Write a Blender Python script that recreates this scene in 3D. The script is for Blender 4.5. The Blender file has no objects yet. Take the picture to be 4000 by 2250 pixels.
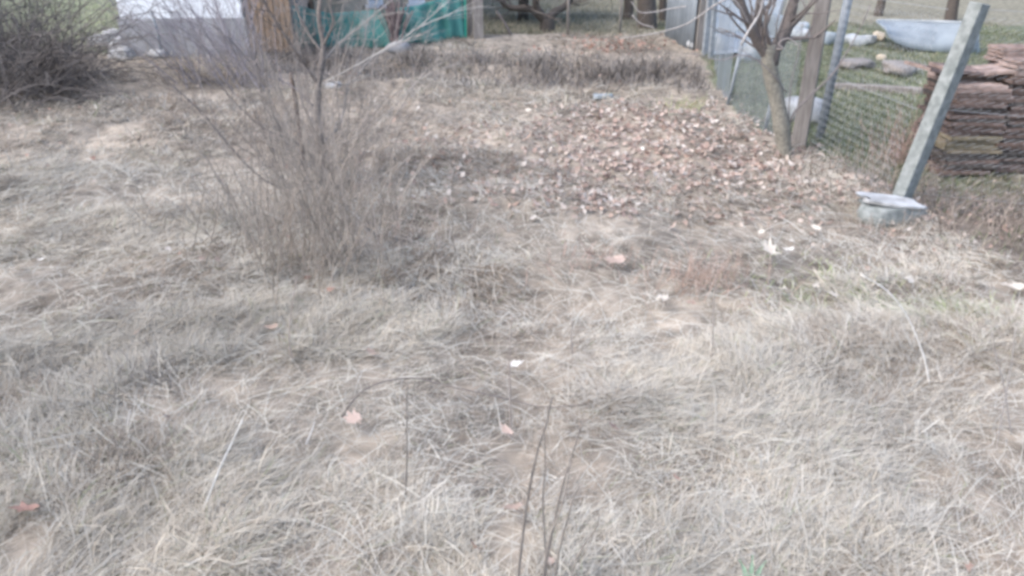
import bpy, math, random
import numpy as np

# ------------------------------------------------------------------ camera, world, sun, exposure
S = bpy.context.scene
COL = S.collection
CAM_H, PITCH, FPX = 1.8, math.radians(25.0), 3080.0     # camera height, tilt below the horizon, focal length in photo pixels
cam_data = bpy.data.cameras.new("camera")
cam_data.sensor_width = 36.0
cam_data.lens = 36.0 * FPX / 4000.0
cam_data.clip_start = 0.05
cam_data.clip_end = 2000.0
cam = bpy.data.objects.new("camera", cam_data)
cam.location = (0, 0, CAM_H)
cam.rotation_euler = (math.pi / 2 - PITCH, 0, 0)
COL.objects.link(cam)
S.camera = cam

SUN_EL, SUN_AZ = math.radians(48), math.radians(-115)    # soft overcast light from behind the camera's left shoulder
w = bpy.data.worlds.new("World")
S.world = w
w.use_nodes = True
nt = w.node_tree
bg = nt.nodes["Background"]
sky = nt.nodes.new("ShaderNodeTexSky")
sky.sky_type = 'NISHITA'
sky.sun_disc = False
sky.sun_elevation = SUN_EL
sky.sun_rotation = SUN_AZ
sky.air_density = 1.0
sky.dust_density = 2.5
sky.ozone_density = 1.0
bg.inputs["Strength"].default_value = 0.15
nt.links.new(sky.outputs[0], bg.inputs["Color"])
sun_data = bpy.data.lights.new("sun", 'SUN')
sun_data.energy = 1.1
sun_data.angle = math.radians(60)
sun_data.color = (1.0, 0.98, 0.955)
sun = bpy.data.objects.new("sun", sun_data)
sun.rotation_euler = (math.pi / 2 - SUN_EL, 0, math.pi - SUN_AZ)     # aims away from (sin az, cos az)
sun.location = (0, 0, 30)
COL.objects.link(sun)

S.view_settings.view_transform = 'Standard'
S.view_settings.look = 'None'
S.view_settings.gamma = 1.0
S.view_settings.use_curve_mapping = False
S.view_settings.exposure = 1.45
S.render.engine = 'CYCLES'
S.cycles.use_denoising = True
S.cycles.max_bounces = 6
S.cycles.diffuse_bounces = 4
S.cycles.transparent_max_bounces = 16
S.cycles.pixel_filter_type = 'BLACKMAN_HARRIS'
S.cycles.filter_width = 3.4                               # the phone's soft lens

random.seed(7)
R = np.random.default_rng(11)
sin, cos, pi = math.sin, math.cos, math.pi

# ------------------------------------------------------------------ noise and terrain
def vnoise(x, y, seed=0):
    x = np.asarray(x, float); y = np.asarray(y, float)
    xi = np.floor(x).astype(np.int64); yi = np.floor(y).astype(np.int64)
    fx = x - xi; fy = y - yi
    fx = fx * fx * (3 - 2 * fx); fy = fy * fy * (3 - 2 * fy)
    def h(a, b):
        n = (a * 374761393 + b * 668265263 + seed * 982451653) & 0xffffffff
        n = ((n ^ (n >> 13)) * 1274126177) & 0xffffffff
        return ((n ^ (n >> 16)) & 0xffff) / 65535.0
    return (h(xi, yi) * (1 - fx) + h(xi + 1, yi) * fx) * (1 - fy) + (h(xi, yi + 1) * (1 - fx) + h(xi + 1, yi + 1) * fx) * fy

def fbm(x, y, seed=0, octs=3):
    s = 0; a = 0.5; f = 1.0; t = 0
    for k in range(octs):
        s = s + a * vnoise(np.asarray(x) * f + 17.3 * k, np.asarray(y) * f - 9.1 * k, seed + k); t += a
        a *= 0.5; f *= 2.03
    return s / t

def sstep(a, b, x):
    t = np.clip((np.asarray(x, float) - a) / (b - a), 0, 1)
    return t * t * (3 - 2 * t)

def H0(x, y):
    """large shape of the ground"""
    x = np.asarray(x, float); y = np.asarray(y, float)
    near = 1 - sstep(14, 20, np.hypot(x, y))
    z = 0.16 * (fbm(x * 0.55, y * 0.55, 3, 2) - 0.5) * near
    win = sstep(-4.2, -2.2, x) * (1 - sstep(1.8, 3.4, x))
    yc = 10.5 - 0.22 * x                                          # shallow ditch across the back of the plot
    z -= 0.30 * np.exp(-((y - yc) / 0.62) ** 2) * win
    z += 0.07 * np.exp(-((y - yc + 1.1) / 0.35) ** 2) * win
    z += 0.10 * np.exp(-((y - 13.3) / 0.8) ** 2) * sstep(-5, -2, x)
    z += 0.06 * np.exp(-((y - 3.15 - 0.12 * (x - 1.5)) / 0.28) ** 2) * sstep(0.6, 1.4, x)   # low grassy step in front
    z += 0.05 * np.exp(-((y - 5.15) / 0.25) ** 2) * sstep(-1.6, -0.8, x) * (1 - sstep(0.3, 1.0, x))
    z += 0.9 * sstep(16, 60, y) * (1 - sstep(-3, -1, x)) + 0.4 * sstep(17, 60, y)
    return z

def H(x, y):
    z = H0(x, y)
    near = 1 - sstep(12, 16, np.hypot(x, y))
    rough = np.where(in_plot(x, y), 1.0, 0.3)
    z = z + near * rough * (0.10 * (fbm(np.asarray(x) * 2.6, np.asarray(y) * 2.6, 21, 2) - 0.5) + 0.035 * (vnoise(np.asarray(x) * 8, np.asarray(y) * 8, 5) - 0.5))
    return z

def ray(u, v):
    a = (u - 2000) / FPX; b = (1125 - v) / FPX
    return np.array([a, cos(PITCH) + b * sin(PITCH), -sin(PITCH) + b * cos(PITCH)])

def at(u, v, Y):
    """the point where the sight line through a photo pixel reaches depth Y"""
    d = ray(u, v); t = Y / d[1]
    return np.array([0, 0, CAM_H]) + d * t

def ground(u, v, above=0.0):
    """the point of the ground that a photo pixel shows"""
    d = ray(u, v)
    t = np.arange(1.5, 45, 0.015)
    X = d[0] * t; Yv = d[1] * t; Z = CAM_H + d[2] * t
    below = Z < H(X, Yv) + above
    i = int(np.argmax(below)) if below.any() else len(t) - 1
    p = np.array([X[i], Yv[i], 0.0]); p[2] = float(H(p[0], p[1]))
    return p

# the fence line on the right: the plot lies left of it
_fp = []
for u_, v_ in ((2600, 135), (2735, 205), (2850, 405), (2985, 515), (3120, 572), (3510, 785), (4000, 1080)):
    d_ = ray(u_, v_); t_ = CAM_H / -d_[2]; _fp.append((d_[0] * t_, d_[1] * t_))
_fp.append((_fp[-1][0] + 1.2, 0.4))
FENCE = np.array(_fp)
def fence_x(y):
    o = np.argsort(FENCE[:, 1])
    return np.interp(y, FENCE[o, 1], FENCE[o, 0])
def in_plot(x, y):
    x = np.asarray(x); y = np.asarray(y)
    return (x < fence_x(y)) & (y < 13.6 + 0.3 * (vnoise(x, y * 0, 8) - .5))

# ------------------------------------------------------------------ mesh helpers
def prop(o, label=None, cat=None, group=None, kind=None):
    if label: o["label"] = label
    if cat: o["category"] = cat
    if group: o["group"] = group
    if kind: o["kind"] = kind
    return o

def mesh_np(name, V, F3=None, F4=None, mats=(), colors=None, smooth=True):
    me = bpy.data.meshes.new(name)
    V = np.ascontiguousarray(V, np.float32)
    n3 = 0 if F3 is None else len(F3); n4 = 0 if F4 is None else len(F4)
    me.vertices.add(len(V)); me.vertices.foreach_set("co", V.ravel())
    loops = []; starts = []; s = 0
    if n3:
        loops.append(np.asarray(F3, np.int32).ravel()); starts.append(np.arange(n3, dtype=np.int32) * 3); s = n3 * 3
    if n4:
        loops.append(np.asarray(F4, np.int32).ravel()); starts.append(s + np.arange(n4, dtype=np.int32) * 4)
    L = np.concatenate(loops)
    me.loops.add(len(L)); me.loops.foreach_set("vertex_index", L)
    me.polygons.add(n3 + n4); me.polygons.foreach_set("loop_start", np.concatenate(starts))
    if smooth:
        me.polygons.foreach_set("use_smooth", np.ones(n3 + n4, bool))
    me.update(calc_edges=True)
    if colors is not None:
        ca = me.color_attributes.new("Col", 'FLOAT_COLOR', 'POINT')
        C = np.ones((len(V), 4), np.float32); C[:, :3] = colors
        ca.data.foreach_set("color", C.ravel())
    for m in (mats if isinstance(mats, (list, tuple)) else (mats,)):
        me.materials.append(m)
    return me

def link(name, me, parent=None):
    o = bpy.data.objects.new(name, me); COL.objects.link(o)
    if parent is not None:
        o.parent = parent
    return o

def empty(name, loc, rz=0.0):
    o = bpy.data.objects.new(name, None); o.location = [float(c) for c in loc]; o.rotation_euler = (0, 0, rz)
    o.empty_display_size = 0.1
    COL.objects.link(o); return o

class MB:
    """collects tubes, boxes and faces of one part"""
    def __init__(s): s.V = []; s.F = []; s.C = []
    def add(s, V, F, col=(0.3, 0.3, 0.3)):
        b = len(s.V); s.V.extend([tuple(map(float, p)) for p in V]); s.F.extend([tuple(i + b for i in f) for f in F])
        s.C.extend([tuple(col)] * len(V))
    def tube(s, P, r, k=5, col=(0.3, 0.3, 0.3), cap=True):
        P = np.asarray(P, float); n = len(P)
        r = np.full(n, r) if np.isscalar(r) else np.asarray(r, float)
        T = np.gradient(P, axis=0); T /= np.linalg.norm(T, axis=1, keepdims=True) + 1e-9
        ref = np.array([0.31, 0.9, 0.2]) if abs(T[0] @ np.array([0.31, 0.9, 0.2])) < 0.85 else np.array([0.9, -0.1, 0.3])
        A = np.cross(T, ref); A /= np.linalg.norm(A, axis=1, keepdims=True) + 1e-9
        B = np.cross(T, A)
        a = np.arange(k) * 2 * pi / k
        V = P[:, None] + (A[:, None] * np.cos(a)[None, :, None] + B[:, None] * np.sin(a)[None, :, None]) * r[:, None, None]
        F = [(i * k + j, i * k + (j + 1) % k, (i + 1) * k + (j + 1) % k, (i + 1) * k + j) for i in range(n - 1) for j in range(k)]
        if cap:
            F.append(tuple(range(k))[::-1]); F.append(tuple((n - 1) * k + j for j in range(k)))
        s.add(V.reshape(-1, 3), F, col)
    def box(s, c, sz, col=(0.3, 0.3, 0.3), M=None):
        c = np.asarray(c, float); h = np.asarray(sz, float) / 2
        V = np.array([[x, y, z] for x in (-1, 1) for y in (-1, 1) for z in (-1, 1)]) * h
        if M is not None: V = V @ np.asarray(M).T
        s.add(V + c, [(0, 1, 3, 2), (4, 6, 7, 5), (0, 4, 5, 1), (2, 3, 7, 6), (0, 2, 6, 4), (1, 5, 7, 3)], col)
    def build(s, name, mat, parent=None, smooth=False, origin=None):
        me = bpy.data.meshes.new(name)
        V = np.array(s.V, float)
        if origin is not None: V = V - np.asarray(origin)
        me.from_pydata(V.tolist(), [], s.F)
        ca = me.color_attributes.new("Col", 'FLOAT_COLOR', 'POINT')
        C = np.ones((len(V), 4), np.float32); C[:, :3] = np.array(s.C)
        ca.data.foreach_set("color", C.ravel())
        me.materials.append(mat)
        if smooth: me.polygons.foreach_set("use_smooth", np.ones(len(me.polygons), bool))
        me.update()
        o = bpy.data.objects.new(name, me); COL.objects.link(o)
        if parent is not None: o.parent = parent
        elif origin is not None: o.location = [float(c) for c in origin]
        return o

def curve(P, n=14):
    """smooth line through the given points"""
    P = np.asarray(P, float); m = len(P)
    t = np.linspace(0, m - 1, n); i = np.clip(t.astype(int), 0, m - 2); f = (t - i)[:, None]
    Q = np.vstack([2 * P[0] - P[1], P, 2 * P[-1] - P[-2]])
    a, b, c, d = Q[i], Q[i + 1], Q[i + 2], Q[i + 3]
    return 0.5 * (2 * b + (c - a) * f + (2 * a - 5 * b + 4 * c - d) * f ** 2 + (3 * b - a - 3 * c + d) * f ** 3)

# ------------------------------------------------------------------ materials
def new_mat(name):
    m = bpy.data.materials.new(name); m.use_nodes = True
    return m, m.node_tree, m.node_tree.nodes["Principled BSDF"]

def mat_attr(name, rough=0.8, vary=0.25, scale=30.0, bump=0.0, translucent=0.0, spec=0.25, gain=1.0):
    """colour from the piece's own attribute, broken up by fine noise"""
    m, t, p = new_mat(name)
    at_ = t.nodes.new("ShaderNodeAttribute"); at_.attribute_name = "Col"
    no = t.nodes.new("ShaderNodeTexNoise"); no.inputs["Scale"].default_value = scale; no.inputs["Detail"].default_value = 4
    tc = t.nodes.new("ShaderNodeTexCoord"); t.links.new(tc.outputs["Object"], no.inputs["Vector"])
    mr = t.nodes.new("ShaderNodeMapRange"); mr.inputs["To Min"].default_value = gain * (1 - vary); mr.inputs["To Max"].default_value = gain * (1 + vary)
    mr.inputs["From Min"].default_value = 0.3; mr.inputs["From Max"].default_value = 0.7
    t.links.new(no.outputs["Fac"], mr.inputs["Value"])
    mx = t.nodes.new("ShaderNodeVectorMath"); mx.operation = 'SCALE'
    t.links.new(at_.outputs["Color"], mx.inputs[0]); t.links.new(mr.outputs[0], mx.inputs["Scale"])
    t.links.new(mx.outputs[0], p.inputs["Base Color"])
    p.inputs["Roughness"].default_value = rough; p.inputs["Specular IOR Level"].default_value = spec
    if bump:
        b = t.nodes.new("ShaderNodeBump"); b.inputs["Strength"].default_value = bump; b.inputs["Distance"].default_value = 0.01
        t.links.new(no.outputs["Fac"], b.inputs["Height"]); t.links.new(b.outputs[0], p.inputs["Normal"])
    if translucent:
        tr = t.nodes.new("ShaderNodeBsdfTranslucent"); ms = t.nodes.new("ShaderNodeMixShader"); ms.inputs[0].default_value = translucent
        t.links.new(mx.outputs[0], tr.inputs["Color"])
        t.links.new(p.outputs[0], ms.inputs[1]); t.links.new(tr.outputs[0], ms.inputs[2])
        t.links.new(ms.outputs[0], t.nodes["Material Output"].inputs["Surface"])
    return m

def mat_noise(name, c1, c2, scale=8.0, rough=0.85, bump=0.3, dist=0.01, detail=6, spec=0.3, stretch=None, metallic=0.0):
    m, t, p = new_mat(name)
    tc = t.nodes.new("ShaderNodeTexCoord"); no = t.nodes.new("ShaderNodeTexNoise")
    no.inputs["Scale"].default_value = scale; no.inputs["Detail"].default_value = detail
    if stretch:
        mp = t.nodes.new("ShaderNodeMapping"); mp.inputs["Scale"].default_value = stretch
        t.links.new(tc.outputs["Object"], mp.inputs[0]); t.links.new(mp.outputs[0], no.inputs["Vector"])
    else:
        t.links.new(tc.outputs["Object"], no.inputs["Vector"])
    cr = t.nodes.new("ShaderNodeValToRGB"); cr.color_ramp.elements[0].position = 0.35; cr.color_ramp.elements[1].position = 0.68
    cr.color_ramp.elements[0].color = (*c1, 1); cr.color_ramp.elements[1].color = (*c2, 1)
    t.links.new(no.outputs["Fac"], cr.inputs[0]); t.links.new(cr.outputs[0], p.inputs["Base Color"])
    p.inputs["Roughness"].default_value = rough; p.inputs["Specular IOR Level"].default_value = spec; p.inputs["Metallic"].default_value = metallic
    if bump:
        b = t.nodes.new("ShaderNodeBump"); b.inputs["Strength"].default_value = bump; b.inputs["Distance"].default_value = dist
        t.links.new(no.outputs["Fac"], b.inputs["Height"]); t.links.new(b.outputs[0], p.inputs["Normal"])
    return m

def mat_film(name, col, opacity, rough=0.5):
    m, t, p = new_mat(name)
    p.inputs["Base Color"].default_value = (*col, 1); p.inputs["Roughness"].default_value = rough
    tr = t.nodes.new("ShaderNodeBsdfTransparent"); ms = t.nodes.new("ShaderNodeMixShader")
    no = t.nodes.new("ShaderNodeTexNoise"); no.inputs["Scale"].default_value = 2.5; no.inputs["Detail"].default_value = 5
    tc = t.nodes.new("ShaderNodeTexCoord"); t.links.new(tc.outputs["Object"], no.inputs["Vector"])
    mr = t.nodes.new("ShaderNodeMapRange"); mr.inputs["To Min"].default_value = opacity * 0.75; mr.inputs["To Max"].default_value = min(1, opacity * 1.25)
    t.links.new(no.outputs["Fac"], mr.inputs["Value"]); t.links.new(mr.outputs[0], ms.inputs[0])
    t.links.new(tr.outputs[0], ms.inputs[1]); t.links.new(p.outputs[0], ms.inputs[2])
    t.links.new(ms.outputs[0], t.nodes["Material Output"].inputs["Surface"])
    return m

M_GRASS = mat_attr("dry_grass", 0.75, 0.12, 3.0, translucent=0.35)
M_LEAF = mat_attr("dead_leaf", 0.7, 0.22, 60.0, translucent=0.2)
M_BARK = mat_attr("bark", 0.9, 0.3, 45.0, bump=0.5)
M_TWIG = mat_attr("twig", 0.85, 0.2, 25.0)
M_GROUND = mat_attr("soil_and_thatch", 0.95, 0.45, 9.0, bump=0.8, spec=0.1)
M_TILE = mat_attr("clay_tile", 0.85, 0.35, 14.0, bump=0.4)
M_CONC = mat_noise("old_concrete", (0.15, 0.165, 0.16), (0.26, 0.275, 0.27), 22, bump=0.6, dist=0.004)
M_STONE = mat_noise("pale_stone", (0.26, 0.26, 0.26), (0.46, 0.47, 0.48), 9, bump=0.6, dist=0.02)
M_WHITE = mat_noise("white_render", (0.74, 0.77, 0.80), (0.84, 0.86, 0.88), 5, bump=0.15, dist=0.004)
M_PLINTH = mat_noise("grey_plinth_render", (0.27, 0.27, 0.28), (0.37, 0.37, 0.38), 4, bump=0.4, dist=0.01)
M_WOOD = mat_noise("weathered_timber", (0.17, 0.15, 0.135), (0.28, 0.255, 0.235), 12, bump=0.5, dist=0.004, stretch=(3, 3, 0.4))
M_METAL = mat_noise("grey_steel", (0.17, 0.19, 0.21), (0.27, 0.295, 0.32), 14, rough=0.5, bump=0.1, spec=0.5)
M_WIRE = mat_noise("galvanised_wire", (0.22, 0.23, 0.24), (0.32, 0.33, 0.34), 30, rough=0.5, bump=0)
M_SHEET = mat_noise("corrugated_steel", (0.18, 0.205, 0.23), (0.26, 0.29, 0.32), 3, rough=0.55, bump=0.05, spec=0.5)
M_GREEN = mat_noise("green_netting", (0.065, 0.215, 0.195), (0.09, 0.27, 0.245), 5, rough=0.6, bump=0.3, dist=0.01)
M_HEM = mat_noise("green_hem", (0.02, 0.24, 0.18), (0.03, 0.29, 0.22), 9, rough=0.5, bump=0.1)
M_TUB = mat_noise("pale_blue_plastic", (0.20, 0.228, 0.25), (0.28, 0.312, 0.335), 4, rough=0.5, bump=0.15, dist=0.01)
M_BAG = mat_noise("white_plastic", (0.30, 0.32, 0.335), (0.44, 0.46, 0.47), 6, rough=0.45, bump=0.4, dist=0.02)
M_PAVE = mat_noise("grey_paving", (0.24, 0.27, 0.30), (0.33, 0.36, 0.39), 2.5, bump=0.2, dist=0.01)
M_CREAM = mat_noise("cream_wall", (0.40, 0.34, 0.26), (0.52, 0.46, 0.37), 3, bump=0.2)
M_ORANGE = mat_noise("ochre_board", (0.28, 0.195, 0.13), (0.36, 0.25, 0.17), 6, bump=0.3, stretch=(4, 4, 0.5))
M_ROOF = mat_noise("roof_red", (0.20, 0.08, 0.05), (0.30, 0.12, 0.08), 8, bump=0.3)
M_GLASS, _t, _p = new_mat("window_glass"); _p.inputs["Base Color"].default_value = (0.35, 0.4, 0.45, 1); _p.inputs["Roughness"].default_value = 0.1
M_NEEDLE = mat_attr("evergreen", 0.8, 0.2, 20)
M_FILM = mat_film("grey_film", (0.22, 0.255, 0.29), 0.5)
M_FILM2 = mat_film("thin_grey_film", (0.24, 0.27, 0.29), 0.3)

# ------------------------------------------------------------------ ground
def axis(lo, hi, step, far, grow=1.28):
    a = list(np.arange(lo, hi + 1e-6, step)); s = step
    while a[-1] < far: s *= grow; a.append(a[-1] + s)
    s = step
    b = []
    x = lo
    while x > -far: s *= grow; x -= s; b.append(x)
    return np.array(b[::-1] + a)
XS = axis(-8, 8, 0.085, 500); YS = axis(0.4, 15.5, 0.085, 500)
GX, GY = np.meshgrid(XS, YS)
gx, gy = GX.ravel(), GY.ravel()
GZ = H(gx, gy)
nx, ny = len(XS), len(YS)
ii = (np.arange(ny - 1)[:, None] * nx + np.arange(nx - 1)[None, :]).ravel()
Q = np.stack([ii, ii + 1, ii + nx + 1, ii + nx], 1)
plot = in_plot(gx, gy)
lawn = (gx > fence_x(gy)) & (gy < 13.6 + 2)
leftlawn = (gx < -3.2) & (gy > 11.9)
k1 = fbm(gx * 1.7, gy * 1.7, 31, 3)[:, None]
C = np.where(plot[:, None], np.array([0.262, 0.227, 0.187]) * (0.45 + 1.0 * k1), np.array([0.20, 0.185, 0.14]) * (0.8 + 0.4 * k1))
brown = sstep(6.4, 5.2, gy + 1.2 * (fbm(gx * 1.5, gy * 1.5, 35, 2) - .5))[:, None]
C = np.where(lawn[:, None], (np.array([0.125, 0.135, 0.092]) * (1 - brown) + np.array([0.16, 0.135, 0.112]) * brown) * (0.7 + 0.6 * k1), C)
C = np.where(leftlawn[:, None], np.array([0.20, 0.215, 0.145]) * (0.8 + 0.4 * k1), C)
me = mesh_np("ground", np.stack([gx, gy, GZ], 1), None, Q, M_GROUND, C)
prop(link("ground", me), "uneven ground of dry thatch and soil", None, None, "structure")

# ------------------------------------------------------------------ grass
def blades(root, ang, L, e0, e1, width, curl, col, seg=3, tipcol=1.12):
    """curved tapering blades; returns vertices, triangles and colours"""
    N = len(root)
    P = root.copy(); rows = []
    side_roll = R.uniform(-0.6, 0.6, N)
    step = L / seg
    for k in range(seg + 1):
        t = k / seg
        e = e0 + (e1 - e0) * t; a = ang + curl * t
        dirv = np.stack([np.cos(e) * np.cos(a), np.cos(e) * np.sin(a), np.sin(e)], 1)
        if k < seg:
            sd = np.stack([-np.sin(a) * np.cos(side_roll), np.cos(a) * np.cos(side_roll), np.sin(side_roll)], 1)
            wd = (width * (1 - 0.55 * t))[:, None] * 0.5
            rows.append(P - sd * wd); rows.append(P + sd * wd)
        else:
            rows.append(P)
        P = P + dirv * step[:, None]
    nv = 2 * seg + 1
    V = np.stack(rows, 1)
    base = np.arange(N)[:, None] * nv
    tr = []
    for k in range(seg - 1):
        a = 2 * k
        tr += [(a, a + 1, a + 3), (a, a + 3, a + 2)]
    tr.append((2 * seg - 2, 2 * seg - 1, 2 * seg))
    F = (base[:, None, :] + np.array(tr)[None]).reshape(-1, 3)
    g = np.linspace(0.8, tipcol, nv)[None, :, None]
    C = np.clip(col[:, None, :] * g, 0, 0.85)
    return V.reshape(-1, 3), F, C.reshape(-1, 3)

def join(parts):
    Vs, Fs, Cs = [], [], []; b = 0
    for V, F, C in parts:
        Vs.append(V); Fs.append(F + b); Cs.append(C); b += len(V)
    return np.concatenate(Vs), np.concatenate(Fs), np.concatenate(Cs)

def litter(x, y):
    """how much the leaf carpet covers the plot at a place"""
    cx, cy = TREE[0] - 1.15, TREE[1] + 0.05
    d = np.hypot((x - cx) / 2.0, (y - cy) / 1.75)
    k = 1 - sstep(0.45, 1.4, d + 1.0 * (fbm(x * 1.8, y * 1.8, 77, 3) - 0.5))
    return k * (0.45 + 0.55 * sstep(-2.6, -1.3, x - TREE[0] + 0.8 * (fbm(x * 2, y * 2, 79, 2) - .5)))
TREE = ground(3060, 612)

PAL = np.array([(0.61, 0.555, 0.465), (0.515, 0.46, 0.39), (0.495, 0.47, 0.425), (0.31, 0.255, 0.205), (0.66, 0.63, 0.57), (0.32, 0.365, 0.215)])
GREENS = [(ground(3150, 1140), .34), (ground(3700, 1235), .26), (ground(2680, 420), .4)]
def colours(n, x, y):
    """each blade's own straw colour, clumped as different grasses are"""
    k = fbm(x * 1.3, y * 1.3, 51, 3); q = fbm(x * 3.1 + 7, y * 3.1, 57, 2)
    p = np.stack([0.28 + 0.5 * (k > 0.5), 0.25 + 0 * k, 0.2 + 0.9 * (q > 0.55), 0.12 + (0.9 + 0.5 * (y > 3.6)) * (k < 0.44 + 0.03 * (y > 3.6)), 0.16 + 0.35 * sstep(-0.5, 1.5, x) * (y < 3.6), 0.03 + 0 * k], 1)
    for g, r in GREENS:                                                   # green regrowth in a few damp spots
        p[:, 5] += 1.6 * np.exp(-(((x - g[0]) / r) ** 2 + ((y - g[1]) / r) ** 2) * 1.5) * (fbm(x * 6, y * 6, 44, 2) > .42)
    p /= p.sum(1, keepdims=True)
    c = (R.random(n)[:, None] > np.cumsum(p, 1)).sum(1).clip(0, 5)
    zone = 0.84 + 0.26 * sstep(-1.6, 1.2, x + 0.5 * (3.5 - y)) * (1 - 0.5 * sstep(3.5, 8, y)) + 0.30 * (fbm(x * 0.9 + 3, y * 0.9, 59, 2) - 0.5)
    zone = zone + 0.12 * np.exp(-(((x - 0.15) / 0.5) ** 2 + ((y - 4.1) / 0.55) ** 2))        # the trodden, bleached patch
    return PAL[c] * (R.uniform(0.78, 1.16, n) * zone)[:, None]

def flow(x, y):
    return 0.9 + 3.2 * (fbm(x * 0.75, y * 0.75, 91, 2) - 0.5) * 2 + 1.1 * (vnoise(x * 2.6, y * 2.6, 97) - 0.5)

def wedge(n, y0, y1, margin=0.75):
    """random places in the camera's field (and a bit beside it) between two depths"""
    y = np.sqrt(R.uniform(y0 * y0, y1 * y1, n)); x = R.uniform(-1, 1, n) * (y * 0.66 + margin)
    return x, y

def tussocked(n, y0, y1, spacing, spread):
    x, y = wedge(n, y0, y1)
    cx = np.floor(x / spacing); cy = np.floor(y / spacing)
    jx = (cx + 0.5 + 0.8 * (vnoise(cx * 13.7, cy * 7.9, 201) - 0.5)) * spacing
    jy = (cy + 0.5 + 0.8 * (vnoise(cx * 5.3, cy * 17.1, 202) - 0.5)) * spacing
    tight = R.random(n) < 0.55
    x2 = np.where(tight, jx + R.normal(0, spread, n), x); y2 = np.where(tight, jy + R.normal(0, spread, n), y)
    return x2, y2, np.arctan2(y2 - jy, x2 - jx), tight

# leaves that lie singly: photo pixel, size, colour, label
named = [
    (3010, 985, .17, 9, "large pale curled leaf, widest of those right of the russet tuft"), (3092, 970, .075, 6, "small white leaf just right of the large curled leaf"),
    (3090, 938, .06, 6, "smallest white leaf above the large curled leaf"), (3195, 895, .10, 9, "pale leaf with a pointed tip below the concrete lump"),
    (2975, 905, .075, 9, "pale upright leaf left of the concrete lump's shadow"), (3055, 1132, .11, 9, "pale star-shaped leaf on the green weed patch"),
    (3185, 1122, .09, 9, "tan flat leaf on the right of the green weed patch"), (3255, 1153, .10, 9, "narrow tan leaf lowest on the green weed patch"),
    (3550, 1095, .13, 9, "tall folded cream leaf beside the small brown tussock"), (3815, 1092, .14, 9, "cream cup-shaped leaf right of the small brown tussock"),
    (3870, 1035, .085, 6, "small white leaf above the cream cup-shaped leaf"), (3925, 1110, .12, 9, "dull tan leaf right of the cream cup-shaped leaf"),
    (3975, 1120, .12, 9, "tan leaf cut by the right edge of the picture"), (2590, 1165, .14, 9, "cream curled leaf at the foot of the russet tuft"),
    (2700, 1180, .10, 1, "brown leaf in shadow beside the cream curled leaf"), (2570, 1258, .10, 9, "lone pale leaf below the russet tuft"),
    (2008, 1420, .085, 6, "lone bright white leaf in the middle of the foreground"), (1442, 1378, .10, 8, "lone orange brown leaf left of the bright white leaf"),
    (1050, 1280, .09, 8, "lone pinkish leaf below the brown weed clump"), (1390, 1640, .12, 4, "dull pinkish leaf under the arching cane"),
    (1985, 1985, .10, 8, "reddish leaf caught beside the stalk clump"), (110, 1990, .10, 7, "rust red leaf at the bottom left corner"),
    (1985, 1690, .09, 4, "pinkish leaf at the foot of the upright stalk"), (2390, 1660, .07, 5, "dark brown leaf right of the stalk clump"),
    (2300, 990, .13, 4, "tan leaf lying in the low russet weed patch"), (2420, 1015, .15, 4, "broad tan leaf between the two russet weeds"),
    (2050, 545, .14, 8, "orange brown leaf at the left end of the leaf carpet"), (2055, 405, .13, 6, "white leaf alone behind the leaf carpet"),
    (2060, 428, .09, 9, "small pale leaf just in front of the lone white leaf"), (1540, 465, .13, 8, "pinkish leaf right of the shrub's twigs"),
    (1435, 592, .09, 9, "small pale leaf among the twigs right of the shrub"), (175, 1005, .09, 6, "small white leaf near the left edge"), (50, 1040, .09, 6, "white leaf at the very left edge"),
]
SPOT = [ground(q[0], q[1], 0.06 + 0.2 * q[2]) for q in named]
parts = []
def mat_layer(n, y0, y1, width, Lr, seg, spacing=0.24, spread=0.06, tall=0.05):
    x, y, rad, tight = tussocked(n, y0, y1, spacing, spread)
    keep = in_plot(x, y) & (R.random(n) > 0.93 * litter(x, y))
    for (lx, ly, _), q in zip(SPOT, named):                               # nothing grows over the single leaves
        keep &= (x - lx) ** 2 + ((y - ly + 0.09) / 2.0) ** 2 > (q[2] * 0.85) ** 2
    bx = sstep(0.35, 0.65, fbm(x * 1.1, y * 1.1, 63, 2))                  # thin and thick patches
    keep &= R.random(n) < 0.45 + 0.55 * bx * sstep(0.25, 0.5, fbm(x * 4.5, y * 4.5, 65, 2))
    x, y, rad, tight = x[keep], y[keep], rad[keep], tight[keep]; n = len(x)
    ang = flow(x, y) + R.normal(0, 0.8, n)
    ang = np.where(tight & (R.random(n) < 0.45), rad + R.normal(0, 0.5, n), ang)
    wild = R.random(n) < 0.28; ang = np.where(wild, R.uniform(0, 2 * pi, n), ang)
    L = R.uniform(*Lr, n) * (0.75 + 0.5 * bx[keep])
    e0 = R.uniform(0.0, 0.6, n); e1 = R.uniform(-0.5, 0.15, n)
    up = R.random(n) < tall
    e0 = np.where(up, R.uniform(0.8, 1.45, n), e0); e1 = np.where(up, R.uniform(-0.3, 0.9, n), e1)
    wd = R.uniform(0.6, 1.25, n) * width * np.where(R.random(n) < 0.07, 2.1, 1.0)
    root = np.stack([x, y, H(x, y) - 0.012 + R.uniform(0, 0.045, n) * bx[keep]], 1)
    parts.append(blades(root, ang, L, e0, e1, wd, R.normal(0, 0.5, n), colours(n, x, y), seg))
mat_layer(330000, 1.15, 3.5, 0.0022, (0.04, 0.135), 2, .17, .045, tall=.025)
mat_layer(30000, 1.15, 3.6, 0.0024, (0.09, 0.21), 3, tall=.03)
mat_layer(210000, 3.4, 6.6, 0.0040, (0.04, 0.13), 2, .2, .05, tall=.025)
mat_layer(140000, 6.3, 13.7, 0.0078, (0.05, 0.14), 2, tall=0.06)
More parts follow.
